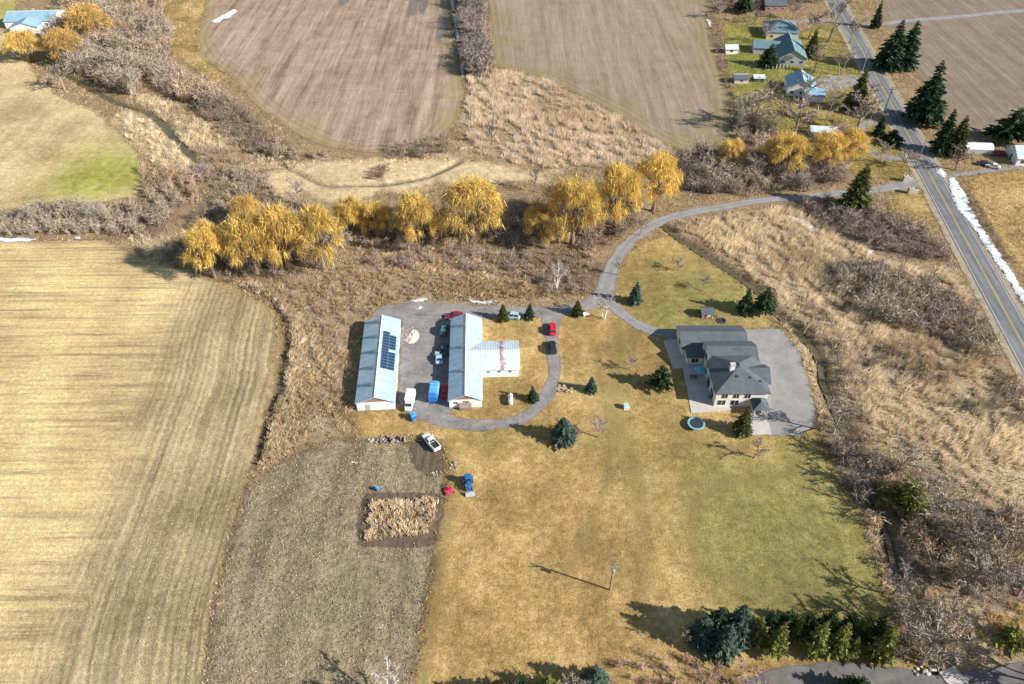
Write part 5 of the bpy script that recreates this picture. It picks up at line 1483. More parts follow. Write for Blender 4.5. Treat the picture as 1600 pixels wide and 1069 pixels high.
# lean-to scrap at the front corner
mb = MB(); mb.hexa([(-1.4, -15.2, 0), (1.4, -15.2, 0), (1.4, -14.35, 0), (-1.4, -14.35, 0)], [(-1.4, -15.2, 0.9), (1.4, -15.2, 0.9), (1.4, -14.35, 1.7), (-1.4, -14.35, 1.7)]); mb.build('porch_box', MAT['wood_old'], b2)

# ------------------------------------------------------------------ farmhouse
hs = empty('farmhouse', (46.6, 122.0, 0), 0)
tag(hs, 'large slate-roofed farmhouse with patio and paved pad', 'house')
Wd, Dp = 11.8, 12.6
ZE = 4.7
walls(hs, 0, Wd, 0, Dp, ZE, MAT['stucco'], name='wall')
hip_roof(hs, 0, Wd, 0, Dp, ZE, 7.6, MAT['shingle_slate'], 0.45)
# rear two-storey part
walls(hs, 0.2, Wd - 0.2, Dp - 0.02, 17.4, ZE - 0.05, MAT['stucco'], name='rear_wall')
gable_roof(hs, 0.2, Wd - 0.2, Dp - 2.5, 17.4, ZE - 0.05, 6.5, 'x', MAT['shingle_slate'], 0.4)
# cross gable facing right
mb = MB(); mb.poly((Wd + 0.9, 3.2, -0.1), (Wd + 0.9, 9.0, -0.1), (Wd + 0.9, 9.0, ZE), (Wd + 0.9, 6.1, 6.5), (Wd + 0.9, 3.2, ZE)); mb.poly((Wd, 3.2, -0.1), (Wd + 0.9, 3.2, -0.1), (Wd + 0.9, 3.2, ZE), (Wd, 3.2, ZE)); mb.poly((Wd + 0.9, 9.0, -0.1), (Wd, 9.0, -0.1), (Wd, 9.0, ZE), (Wd + 0.9, 9.0, ZE))
mb.build('bay_wall', MAT['stucco'], hs)
slab('bay_roof', [(Wd - 3.6, 6.1, 6.65), (Wd + 1.3, 6.1, 6.65), (Wd + 1.3, 9.4, ZE - 0.1), (Wd + 0.3, 9.4, ZE - 0.1)], MAT['shingle_slate'], hs)
slab('bay_roof', [(Wd + 0.3, 2.8, ZE - 0.1), (Wd + 1.3, 2.8, ZE - 0.1), (Wd + 1.3, 6.1, 6.65), (Wd - 3.6, 6.1, 6.65)], MAT['shingle_slate'], hs)
# rear single-storey wing
walls(hs, -4.6, 11.2, 17.3, 25.4, 2.7, MAT['stucco'], 'x', 4.1, 'wing_wall')
gable_roof(hs, -4.6, 11.2, 17.3, 25.4, 2.75, 4.4, 'x', MAT['shingle_slate'], 0.4)
walls(hs, -3.9, 0.0, 14.2, 17.32, 2.55, MAT['stucco'], name='nook_wall')
slab('nook_roof', [(-4.2, 13.9, 2.5), (0.0, 13.9, 2.5), (0.0, 17.2, 3.05), (-4.2, 17.2, 3.05)], MAT['shingle_slate'], hs)
ch = MB().box(3.6, 4.6, 5.0, 5.9, 4.8, 8.3).build('chimney', MAT['trim_white'], hs)
MB().box(3.5, 4.7, 4.9, 6.0, 8.302, 8.5).build('chimney_cap', MAT['concrete'], ch)
for x in (0.9, 1.9, 2.9): MB().tube([(x, 17.8, 2.8), (x, 17.8, 4.0)], 0.16, 8).build('vent_pipe', MAT['trim_white'], hs)
for x, y, z in ((5.0, 3.4, 6.4), (8.0, 3.2, 6.2), (10.2, 2.6, 5.6)): MB().box(x - 0.25, x + 0.25, y - 0.25, y + 0.25, z - 0.3, z + 0.32).build('roof_vent', MAT['trim_dark'], hs)
for x in (2.0, 4.6, 7.2): window(hs, x, 0, 2.9, 1.3, 1.3, '-y')
window(hs, 1.6, 0, 0.7, 1.8, 1.5, '-y'); window(hs, 4.6, 0, 0.7, 1.8, 1.5, '-y')
for y in (2.5, 6.5, 10.5, 15.0): window(hs, 0 if y < 12.5 else 0.2, y, 2.9, 1.4, 1.2, '-x')
window(hs, 0, 3.0, 0.5, 2.4, 1.9, '-x'); door(hs, 0, 7.0, 2.2, 2.2, '-x', 'pane'); window(hs, 0, 10.6, 0.6, 1.8, 1.7, '-x')
window(hs, -2.0, 14.2, 0.7, 1.6, 1.3, '-y'); window(hs, -4.6, 21.0, 0.8, 1.8, 1.2, '-x')
for y in (3.0 + 2.0, 7.2): window(hs, Wd + 0.9, y, 2.8, 1.2, 1.3, '+x')
for y in (1.4, 10.8): window(hs, Wd, y, 2.8, 1.2, 1.3, '+x')
door(hs, 11.2, 20.0, 2.6, 2.3, '+x', 'trim_white'); door(hs, 11.2, 23.2, 2.6, 2.3, '+x', 'trim_white')
# entrance porch
for x in (8.4, 11.2): MB().tube([(x, -3.2, 0), (x, -3.2, 2.5)], 0.16, 8).build('porch_post', MAT['trim_white'], hs)
walls(hs, 8.5, 11.2, -2.2, 0.0, 2.5, MAT['stucco'], name='porch_wall')
hip_roof(hs, 8.0, 11.6, -3.5, 0.4, 2.6, 3.9, MAT['shingle_slate'], 0.1, 1.6)
door(hs, 9.8, -2.2, 1.3, 2.1, '-y', 'wood_brown')
# terrace slabs (joined concrete, each bay a piece of its own)
t0 = np.array(at(1042, 533)); 
def flat(name, poly_px, mat, z0, z1, parent=None, label=None, kind=None):
    P = [at(*q) for q in poly_px]
    mb = MB(); k = len(P)
    mb.v = [(x, y, z0) for x, y in P] + [(x, y, z1) for x, y in P]
    mb.f = [tuple(range(k)), tuple(range(2 * k - 1, k - 1, -1))] + [((i + 1) % k, i, k + i, k + (i + 1) % k) for i in range(k)]
    o = mb.build(name, MAT[mat], parent)
    if label: tag(o, label, kind=kind)
    return o
flat('patio', [(1080, 646), (1145, 641), (1122, 618), (1112, 560), (1064, 560)], 'concrete', -0.1, 0.17, label='wide concrete patio along the left side of the farmhouse', kind='structure')
flat('terrace', [(1036, 533), (1062, 530), (1072, 575), (1052, 577)], 'concrete', -0.1, 0.16, label='narrow concrete terrace beside the rear wing of the farmhouse', kind='structure')
flat('walkway', [(1169, 680), (1205, 679), (1198, 650), (1192, 632), (1172, 634), (1174, 655)], 'concrete', -0.1, 0.19, label='pale concrete walkway leading to the house entrance', kind='structure')
flat('concrete_pad', [(1467, 1052), (1490, 1041), (1526, 1085), (1496, 1092)], 'concrete', -0.1, 0.24, label='pale concrete slab bridge at the lower right corner', kind='structure')

# ------------------------------------------------------------------ neighbouring houses
def small_house(name, px_, py_, rz, w, d, ze, zr, axis, wall_m, roof_m, label, hip=False, cat='house', wing=None, chim=True, wins=3):
    x, y = at(px_, py_)
    e = empty(name, (x, y, 0), R(rz)); tag(e, label, cat)
    walls(e, -w / 2, w / 2, -d / 2, d / 2, ze - 0.05, MAT[wall_m], None if hip else axis, zr - 0.2)
    if hip: hip_roof(e, -w / 2, w / 2, -d / 2, d / 2, ze, zr, MAT[roof_m], 0.4)
    else: gable_roof(e, -w / 2, w / 2, -d / 2, d / 2, ze, zr, axis, MAT[roof_m], 0.4, MAT['trim_white'])
    if wing:
        wx0, wx1, wy0, wy1, wze, wzr, wax = wing
        walls(e, wx0, wx1, wy0, wy1, wze - 0.05, MAT[wall_m], wax, wzr - 0.2, 'wing_wall')
        gable_roof(e, wx0, wx1, wy0, wy1, wze, wzr, wax, MAT[roof_m], 0.35)
    if wins:
        for i in range(wins):
            window(e, -w / 2 + (i + 0.5) * w / wins, -d / 2, 1.0, 1.2, 1.1, '-y')
        for i in range(2): window(e, w / 2, -d / 2 + (i + 0.6) * d / 2.2, 1.0, 1.2, 1.1, '+x')
        door(e, w / 2 - 0.9 if wins == 1 else 0.0, -d / 2, 1.0, 2.0, '-y', 'trim_dark') if wins % 2 == 0 else door(e, -w / 2, 0, 1.0, 2.0, '-x', 'trim_dark')
    if chim: MB().box(-0.4, 0.4, 0.6, 1.4, ze, zr + 0.7).build('chimney', MAT['brick_tan'], e)
    return e
small_house('neighbour_house', 1218, 54, -6, 14, 13, 3.4, 6.6, 'y', 'tan_wall', 'shingle_teal', 'uppermost neighbouring house with a dark teal hipped roof', hip=True)
small_house('neighbour_house', 1232, 88, -8, 11, 20, 3.4, 6.4, 'y', 'grey_wall', 'shingle_teal', 'large neighbouring house with teal roof and light wing', wing=(-15, -4, 0.5, 8.5, 2.9, 4.6, 'x'))
small_house('neighbour_house', 1248, 142, -10, 10.5, 11, 3.6, 6.4, 'y', 'trim_white', 'shingle_blue', 'neighbouring house with pale blue and white roof behind a bare tree', wing=(0.5, 8, -10, -3.5, 2.8, 4.4, 'x'))
small_house('neighbour_house', 1284, 212, -8, 9, 4.5, 2.6, 3.6, 'x', 'trim_white', 'shingle_light', 'low white house among the willows by the road', chim=False)
small_house('neighbour_house', 1606, 250, -5, 12, 9, 3.0, 5.2, 'x', 'trim_white', 'shingle_light', 'white house at the right edge across the road', chim=False)
small_house('neighbour_house', 1208, 14, 0, 10, 8, 3.2, 5.0, 'x', 'gable_brown', 'shingle_slate', 'brown-walled house half hidden at the top edge', chim=False)
small_house('neighbour_house', 58, 36, 5, 22, 14, 3.5, 5.6, 'x', 'trim_white', 'shingle_blue', 'long house with pale blue roof at the far upper left', wing=(-6, 6, -14, -6, 3.0, 5.0, 'y'))
small_house('garden_shed', 1141, 82, 0, 5, 4, 2.4, 3.4, 'x', 'trim_white', 'shingle_light', 'white shed on the green lawn near the boundary brush', cat='shed', chim=False, wins=1)
small_house('garden_shed', 1156, 128, 0, 5.5, 4.2, 2.3, 3.2, 'x', 'tan_wall', 'shingle_slate', 'grey-roofed shed among junk on the neighbouring lawn', cat='shed', chim=False, wins=1)
small_house('garden_shed', 1184, 126, 0, 4, 3.2, 1.9, 2.5, 'x', 'trim_dark', 'shingle_light', 'small dark shed with a white roof right of the grey-roofed shed', cat='shed', chim=False, wins=1)
x, y = at(1521, 236)
e = empty('carport_tent', (x, y, 0), R(-4)); tag(e, 'white tent carport across the road from the driveway', 'carport')
mb = MB(); prof = [(-2.2, 0), (-2.2, 1.7), (-1.2, 2.6), (0, 2.9), (1.2, 2.6), (2.2, 1.7), (2.2, 0)]
for i in range(6):
    (a, b_), (c_, d_) = prof[i], prof[i + 1]
    mb.hexa([(-5.5, a, b_), (5.5, a, b_), (5.5, c_, d_), (-5.5, c_, d_)], [(-5.5, a, b_ + 0.06), (5.5, a, b_ + 0.06), (5.5, c_, d_ + 0.06), (-5.5, c_, d_ + 0.06)])
mb.build('cover', MAT['trim_white'], e)
for s in (-5.4, 0, 5.4): MB().tube([(s, p[0] * 0.97, p[1] - 0.05) for p in prof], 0.05, 5).build('frame_hoop', MAT['panel_frame'], e)

# ------------------------------------------------------------------ vehicles
for nm, c in dict(car_red=(0.55, 0.02, 0.04), car_black=(0.02, 0.025, 0.03), car_white=(0.75, 0.77, 0.78), car_blue=(0.06, 0.22, 0.42), car_silver=(0.38, 0.50, 0.58), car_dark=(0.05, 0.08, 0.10), car_teal=(0.06, 0.14, 0.17), car_maroon=(0.20, 0.02, 0.04)).items():
    plain(nm, c, 0.3, 0.5, var=0.06)
plain('rubber', (0.02, 0.02, 0.02), 0.9, 0.2); plain('rim', (0.4, 0.4, 0.42), 0.35, 0.5, 0.6); plain('tail_red', (0.4, 0.01, 0.01), 0.3); plain('lamp_white', (0.8, 0.8, 0.75), 0.2)
plain('tarp_blue', (0.09, 0.33, 0.58), 0.55, 0.4, var=0.3, scale=0.8); plain('tarp_deep', (0.03, 0.17, 0.55), 0.5, 0.4, var=0.15); plain('tractor_blue', (0.02, 0.13, 0.33), 0.4, 0.5); plain('implement_red', (0.55, 0.03, 0.08), 0.5, 0.4)
plain('tank_white', (0.74, 0.76, 0.76), 0.5, 0.4); plain('mat_black', (0.025, 0.035, 0.04), 0.7); plain('ring_blue', (0.20, 0.40, 0.46), 0.6, 0.4); plain('pole_wood', (0.27, 0.235, 0.20), 0.9, 0.15, var=0.25); plain('steel_grey', (0.33, 0.35, 0.36), 0.5, 0.5)
plain('wire', (0.05, 0.05, 0.05), 0.6); plain('bark_log', (0.30, 0.235, 0.18), 0.9, 0.15, var=0.3); plain('umbrella_blue', (0.12, 0.40, 0.58), 0.7, 0.3)

def loft(sections):
    """body shell from cross-sections (y, half width, z bottom, z shoulder, z top, top half width)"""
    mb = MB(); rings = []
    for (y, w, z0, zs, z1, wt) in sections:
        s = len(mb.v)
        mb.v += [(-w * 0.94, y, z0), (w * 0.94, y, z0), (w, y, zs), (wt, y, z1), (-wt, y, z1), (-w, y, zs)]
        rings.append(s)
    for a, b in zip(rings, rings[1:]):
        for k in range(6):
            j = (k + 1) % 6
            mb.f.append((a + k, b + k, b + j, a + j))
    mb.f.append(tuple(rings[0] + k for k in range(6))); mb.f.append(tuple(rings[-1] + k for k in reversed(range(6))))
    return mb
WHEEL = {}
def wheels(e, spots, r, w):
    key = (r, w)
    if key not in WHEEL:
        t_, m_ = MB(), MB()
        n = 14
        for mb, rr, ww in ((t_, r, w), (m_, r * 0.6, w + 0.03)):
            s = len(mb.v)
            for sx in (-ww / 2, ww / 2):
                for k in range(n): mb.v.append((sx, rr * math.cos(6.2832 * k / n), rr * math.sin(6.2832 * k / n)))
            for k in range(n):
                j = (k + 1) % n; mb.f.append((s + k, s + j, s + n + j, s + n + k))
            mb.f.append(tuple(s + k for k in reversed(range(n)))); mb.f.append(tuple(s + n + k for k in range(n)))
        WHEEL[key] = (t_.mesh('wheel'), m_.mesh('rim'))
    for (x, y) in spots:
        o = link('wheel', WHEEL[key][0], MAT['rubber'], e); o.location = (x, y, r)
        link('rim', WHEEL[key][1], MAT['rim'], o)

def pane(e, name, p, mat='pane', parent=None):
    mb = MB(); mb.poly(*p); return mb.build(name, MAT[mat], parent or e)

def car(name, loc, rz, paint, label, kind='sedan', cat='car', group='vehicles on the farm', z=0.1):
    e = empty(name, (loc[0], loc[1], z), R(rz)); tag(e, label, cat, group)
    P = MAT[paint]
    Lh = {'sedan': 2.3, 'suv': 2.35, 'pickup': 2.75, 'van': 2.6}[kind]
    hb = {'sedan': 0.92, 'suv': 1.05, 'pickup': 1.08, 'van': 1.1}[kind]
    zt = {'sedan': 1.42, 'suv': 1.78, 'pickup': 1.82, 'van': 2.15}[kind]
    w = 0.92 if kind != 'van' else 1.0
    sec = [(-Lh, w * 0.88, 0.42, hb * 0.72, hb * 0.9, w * 0.8), (-Lh + 0.18, w * 0.97, 0.28, hb * 0.72, hb, w * 0.88), (-0.9, w, 0.25, hb * 0.74, hb + 0.02, w * 0.93), (0.9, w, 0.25, hb * 0.74, hb, w * 0.93),
           (Lh - 0.55, w * 0.98, 0.26, hb * 0.70, hb * 0.92, w * 0.86), (Lh - 0.1, w * 0.92, 0.3, hb * 0.62, hb * 0.78, w * 0.78), (Lh, w * 0.82, 0.42, hb * 0.56, hb * 0.68, w * 0.7)]
    loft(sec).build('body', P, e)
    y0, y1 = {'sedan': (-1.55, 1.0), 'suv': (-2.15, 1.05), 'pickup': (-0.55, 1.25), 'van': (-2.45, 1.7)}[kind]
    r0, r1 = {'sedan': (0.55, 0.85), 'suv': (0.28, 0.8), 'pickup': (0.15, 0.75), 'van': (0.12, 0.8)}[kind]
    wb, wt = w * 0.92, w * 0.74 if kind != 'van' else w * 0.86
    lo = [(-wb, y0, hb), (wb, y0, hb), (wb, y1, hb), (-wb, y1, hb)]; hi = [(-wt, y0 + r0, zt), (wt, y0 + r0, zt), (wt, y1 - r1, zt), (-wt, y1 - r1, zt)]
    MB().hexa(lo, hi).build('cabin', P, e)
    def lerp(a, b, f): return tuple(a[i] + (b[i] - a[i]) * f for i in range(3))
    def face(i, j, name, m=0.1, up0=0.08, up1=0.9, out=0.012):
        a0, b0, b1, a1 = Vector(lo[i]), Vector(lo[j]), Vector(hi[j]), Vector(hi[i])
        n = (b0 - a0).cross(a1 - a0).normalized() * out
        q = lambda u, v: (a0.lerp(b0, u)).lerp(a1.lerp(b1, u), v) + n
        pane(e, name, [q(m, up0), q(1 - m, up0), q(1 - m, up1), q(m, up1)])
    face(2, 3, 'windshield', 0.06); face(0, 1, 'rear_window', 0.08)
    for (i, j) in ((1, 2), (3, 0)):
        a0, b0, b1, a1 = Vector(lo[i]), Vector(lo[j]), Vector(hi[j]), Vector(hi[i])
        n = (b0 - a0).cross(a1 - a0).normalized() * 0.012
        q = lambda u, v: (a0.lerp(b0, u)).lerp(a1.lerp(b1, u), v) + n
        for (u0, u1) in ((0.08, 0.48), (0.53, 0.93)):
            pane(e, 'side_window', [q(u0, 0.1), q(u1, 0.1), q(u1, 0.88), q(u0, 0.88)])
    wheels(e, [(s * (w - 0.08), f * Lh * 0.6) for s in (-1, 1) for f in (-1, 1)], 0.36 if kind in ('sedan',) else 0.4, 0.24)
    for s in (-1, 1):
        MB().box(s * w * 0.62 - 0.17, s * w * 0.62 + 0.17, Lh - 0.08, Lh + 0.02, hb * 0.6, hb * 0.74).build('headlight', MAT['lamp_white'], e)
        MB().box(s * w * 0.68 - 0.12, s * w * 0.68 + 0.12, -Lh - 0.02, -Lh + 0.08, hb * 0.66, hb * 0.86).build('tail_light', MAT['tail_red'], e)
        MB().box(s * (w + 0.09) - 0.09, s * (w + 0.09) + 0.09, y1 - 0.45, y1 - 0.25, hb + 0.02, hb + 0.17).build('mirror', P, e)
    if kind == 'pickup':
        bd = MB(); bd.box(-w * 0.8, w * 0.8, -2.5, -0.62, hb + 0.022, hb + 0.028); bd.build('bed_floor', MAT['mat_black'], e)
        rl_ = MB()
        for s in (-1, 1): rl_.box(s * w * 0.9 - 0.06, s * w * 0.9 + 0.06, -2.7, -0.56, hb - 0.05, hb + 0.28)
        rl_.box(-w * 0.84, w * 0.84, -2.72, -2.62, hb - 0.05, hb + 0.28); rl_.build('bed_side', P, e)
    if kind == 'suv':
        for s in (-1, 1): MB().tube([(s * 0.55, -1.5, zt + 0.05), (s * 0.55, 0.1, zt + 0.05)], 0.03, 4).build('roof_rail', MAT['trim_dark'], e)
    return e
car('parked_car', at(863, 517), 2, 'car_red', 'bright red car on the loop lane near the fork', 'suv')
car('parked_car', at(863, 546), 4, 'car_black', 'black car on the loop lane behind the red car', 'suv')
car('parked_car', at(799, 497), 82, 'car_silver', 'pale blue car parked on the driveway above the barn wing', 'suv')
car('parked_car', at(695, 614), 3, 'car_red', 'red car in the shade between the blue trailer and the barn', 'sedan')
car('parked_car', at(686, 562), 8, 'car_silver', 'silver-white car in the shade in the middle of the yard', 'sedan')
car('parked_car', at(694, 518), -4, 'car_teal', 'dark teal car in the shade at the upper end of the right barn', 'suv')
car('parked_car', at(694, 548), 0, 'car_dark', 'dark car in the shade just behind the silver-white car', 'sedan')
car('parked_car', at(710, 496), 100, 'car_maroon', 'maroon car at the upper left corner of the right barn', 'sedan')
car('parked_pickup', at(674, 694), 36, 'car_white', 'white pickup standing on the dug soil', 'pickup', 'pickup')
car('parked_car', at(1560, 243), 85, 'car_maroon', 'dark red car across the road near the right edge', 'sedan', group='vehicles across the road')
car('parked_car', at(1535, 258), 75, 'car_black', 'black car across the road below the tent carport', 'sedan', group='vehicles across the road')
car('parked_car', at(1550, 262), 60, 'car_white', 'white car across the road next to the black one', 'sedan', group='vehicles across the road')

# white box truck
x, y = at(641, 632)
e = empty('box_truck', (x, y, 0.1), R(177)); tag(e, 'white box truck between the left barn and the blue trailer', 'truck', 'vehicles on the farm'); e.scale = (0.92, 0.78, 0.85)
MB().box(-1.1, 1.1, -3.4, 1.0, 0.85, 2.9).build('cargo_box', MAT['car_white'], e)
MB().box(-0.5, 0.5, -3.4, 2.8, 0.5, 0.84).build('chassis', MAT['trim_dark'], e)
loft([(1.15, 0.98, 0.55, 1.6, 2.25, 0.85), (2.0, 1.0, 0.5, 1.5, 2.25, 0.82), (2.55, 0.99, 0.5, 1.35, 1.5, 0.85), (3.35, 0.92, 0.5, 1.1, 1.3, 0.78), (3.5, 0.85, 0.6, 0.95, 1.1, 0.7)]).build('cab', MAT['car_white'], e)
pane(e, 'windshield', [(0.78, 2.06, 2.2), (-0.78, 2.06, 2.2), (-0.8, 2.6, 1.53), (0.8, 2.6, 1.53)])
for s in (-1, 1): pane(e, 'side_window', [(s * 1.005, 1.3, 1.55), (s * 1.005, 1.95, 1.5), (s * 0.86, 1.9, 2.15), (s * 0.9, 1.3, 2.15)]); MB().box(s * 0.6 - 0.15, s * 0.6 + 0.15, 3.42, 3.52, 0.8, 0.98).build('headlight', MAT['lamp_white'], e)
wheels(e, [(s * 0.9, f) for s in (-1, 1) for f in (-2.2, 2.5)], 0.42, 0.28)

# blue tarped trailer
x, y = at(679, 616)
e = empty('tarped_trailer', (x, y, 0.1), R(-2)); tag(e, 'long camper trailer covered with a bright blue tarp beside the right barn', 'trailer', 'vehicles on the farm'); e.scale = (0.88, 0.74, 0.85)
loft([(-4.2, 1.15, 0.5, 2.3, 2.6, 0.9), (-4.0, 1.25, 0.45, 2.45, 2.85, 1.0), (-2.9, 1.25, 0.45, 2.45, 2.9, 1.0)]).build('front_cover', MAT['tarp_deep'], e)
loft([(-2.88, 1.26, 0.45, 2.47, 2.92, 1.01), (-1, 1.27, 0.45, 2.4, 2.84, 1.0), (1, 1.26, 0.45, 2.5, 2.95, 1.02), (2.6, 1.24, 0.45, 2.35, 2.8, 1.0), (3.4, 0.9, 0.5, 2.0, 2.3, 0.7), (3.7, 0.5, 0.6, 1.6, 1.8, 0.4)]).build('tarp_cover', MAT['tarp_blue'], e)
wheels(e, [(s * 1.05, f) for s in (-1, 1) for f in (-0.5, 0.4)], 0.36, 0.22)
MB().tube([(0, -5.4, 0.5), (0, -4.1, 0.5)], 0.07, 5).build('hitch', MAT['trim_dark'], e)
for yy in (-2, -0.4, 1.2): MB().tube([(-1.3, yy, 1.2), (-1.28, yy, 2.45), (-1.0, yy, 2.95), (1.0, yy, 2.95), (1.28, yy, 2.45), (1.3, yy, 1.2)], 0.025, 4).build('rope', MAT['trim_white'], e)

# small blue utility cart by the truck
x, y = at(645, 654)
e = empty('utility_cart', (x, y, 0.08), R(30)); tag(e, 'small blue covered cart in front of the white truck', 'cart', 'vehicles on the farm')
loft([(-1.1, 0.6, 0.4, 0.75, 0.95, 0.5), (0.2, 0.65, 0.35, 0.8, 1.0, 0.55), (1.1, 0.55, 0.35, 0.65, 0.75, 0.45)]).build('body', MAT['tarp_deep'], e)
MB().hexa([(-0.6, -1.0, 1.55), (0.6, -1.0, 1.55), (0.6, 0.5, 1.55), (-0.6, 0.5, 1.55)], [(-0.5, -0.9, 1.68), (0.5, -0.9, 1.68), (0.5, 0.4, 1.68), (-0.5, 0.4, 1.68)]).build('canopy', MAT['tarp_blue'], e)
for sx in (-0.52, 0.52):
    for sy in (-0.9, 0.4): MB().tube([(sx, sy, 0.85), (sx, sy, 1.56)], 0.03, 5).build('post', MAT['trim_dark'], e)
wheels(e, [(s * 0.6, f) for s in (-1, 1) for f in (-0.75, 0.75)], 0.28, 0.2)

# tractor with front loader
x, y = at(732, 758)
e = empty('tractor', (x, y, 0.06), R(190)); tag(e, 'blue tractor with front loader parked on the lawn edge', 'tractor', 'vehicles on the farm')
loft([(0.2, 0.42, 0.7, 1.35, 1.5, 0.36), (1.2, 0.42, 0.65, 1.3, 1.45, 0.36), (1.9, 0.38, 0.65, 1.15, 1.3, 0.3)]).build('hood', MAT['tractor_blue'], e)
MB().box(-0.45, 0.45, -1.3, 0.2, 0.55, 1.0).build('chassis', MAT['trim_dark'], e)
MB().hexa([(-0.62, -1.15, 1.0), (0.62, -1.15, 1.0), (0.62, 0.2, 1.0), (-0.62, 0.2, 1.0)], [(-0.55, -1.0, 2.3), (0.55, -1.0, 2.3), (0.55, 0.05, 2.3), (-0.55, 0.05, 2.3)]).build('cab_glass', MAT['pane'], e)
MB().hexa([(-0.68, -1.15, 2.302), (0.68, -1.15, 2.302), (0.68, 0.2, 2.302), (-0.68, 0.2, 2.302)], [(-0.6, -1.05, 2.44), (0.6, -1.05, 2.44), (0.6, 0.1, 2.44), (-0.6, 0.1, 2.44)]).build('cab_roof', MAT['tractor_blue'], e)
for s in (-1, 1):
    MB().hexa([(s * 0.82 - 0.24, -1.5, 1.15), (s * 0.82 + 0.24, -1.5, 1.15), (s * 0.82 + 0.24, 0.0, 1.15), (s * 0.82 - 0.24, 0.0, 1.15)], [(s * 0.82 - 0.24, -1.1, 1.62), (s * 0.82 + 0.24, -1.1, 1.62), (s * 0.82 + 0.24, -0.3, 1.62), (s * 0.82 - 0.24, -0.3, 1.62)]).build('fender', MAT['tractor_blue'], e)
    MB().tube([(s * 0.6, 0.3, 1.35), (s * 0.6, 1.5, 1.5), (s * 0.6, 2.6, 0.5)], 0.09, 6).build('loader_arm', MAT['tractor_blue'], e)
wheels(e, [(-0.82, -0.75), (0.82, -0.75)], 0.75, 0.42); wheels(e, [(-0.62, 1.35), (0.62, 1.35)], 0.42, 0.28)
MB().hexa([(-0.95, 2.5, 0.12), (0.95, 2.5, 0.12), (0.95, 3.1, 0.05), (-0.95, 3.1, 0.05)], [(-0.95, 2.45, 0.75), (0.95, 2.45, 0.75), (0.95, 2.75, 0.6), (-0.95, 2.75, 0.6)]).build('bucket', MAT['steel_grey'], e)
MB().tube([(0.2, 1.0, 1.4), (0.2, 1.0, 2.2)], 0.05, 6).build('exhaust', MAT['trim_dark'], e)
# red mower deck
x, y = at(701, 768)
e = empty('mower_implement', (x, y, 0.06), R(20)); tag(e, 'red mowing implement lying near the tractor', 'implement')
loft([(-0.8, 0.7, 0.15, 0.4, 0.5, 0.55), (0.0, 1.0, 0.15, 0.45, 0.6, 0.8), (0.7, 0.8, 0.15, 0.4, 0.5, 0.6)]).build('deck', MAT['implement_red'], e)
MB().tube([(0, 0.2, 0.6), (0, 0.9, 0.9), (0, 1.5, 0.5)], 0.06, 5).build('drawbar', MAT['implement_red'], e); MB().box(-0.2, 0.2, -0.2, 0.2, 0.6, 0.85).build('gearbox', MAT['trim_dark'], e)
wheels(e, [(-0.9, -0.7), (0.9, -0.7)], 0.22, 0.14)

# ------------------------------------------------------------------ yard things
x, y = at(590, 766)
e = empty('plastic_barrel', (x, y, 0.05)); tag(e, 'lone blue barrel standing in the fallow plot', 'barrel')
MB().lathe([(0.36, 0), (0.42, 0.15), (0.44, 0.45), (0.42, 0.9), (0.36, 1.02)], 14).build('drum', MAT['tarp_deep'], e, True); MB().lathe([(0.37, 1.0), (0.37, 1.06), (0.3, 1.08)], 14).build('lid', MAT['tarp_blue'], e); MB().lathe([(0.45, 0.4), (0.46, 0.45), (0.45, 0.5)], 14).build('hoop', MAT['tarp_deep'], e)

x, y = at(798, 628)
e = empty('gas_tank', (x, y, 0.05), R(2)); tag(e, 'white horizontal gas tank on the lawn by the barn wing', 'gas tank')
mb = MB(); mb.tube([(0, -1.75, .95), (0, -1.6, .95), (0, -1.25, .95), (0, 1.25, .95), (0, 1.6, .95), (0, 1.75, .95)], [0.12, 0.38, 0.52, 0.52, 0.38, 0.12], 14); mb.build('vessel', MAT['tank_white'], e, True)
for yy in (-1.0, 1.0): MB().box(-0.42, 0.42, yy - 0.12, yy + 0.12, 0, 0.5).build('cradle', MAT['concrete'], e)
MB().lathe([(0.22, 1.44), (0.22, 1.62), (0.1, 1.68)], 10).build('valve_dome', MAT['steel_grey'], e)

x, y = at(978, 638)
e = empty('garden_box', (x, y, 0.05), R(8)); tag(e, 'small white cabinet standing alone on the lawn', 'cabinet')
MB().box(-0.55, 0.55, -0.5, 0.5, 0, 1.0).build('case', MAT['tank_white'], e); MB().hexa([(-0.62, -0.57, 1.0), (0.62, -0.57, 1.0), (0.62, 0.57, 1.0), (-0.62, 0.57, 1.0)], [(-0.6, -0.55, 1.1), (0.6, -0.55, 1.1), (0.6, 0.55, 1.25), (-0.6, 0.55, 1.25)]).build('lid', MAT['car_silver'], e); MB().box(-0.3, 0.3, -0.53, -0.5, 0.25, 0.7).build('hatch', MAT['panel_frame'], e)

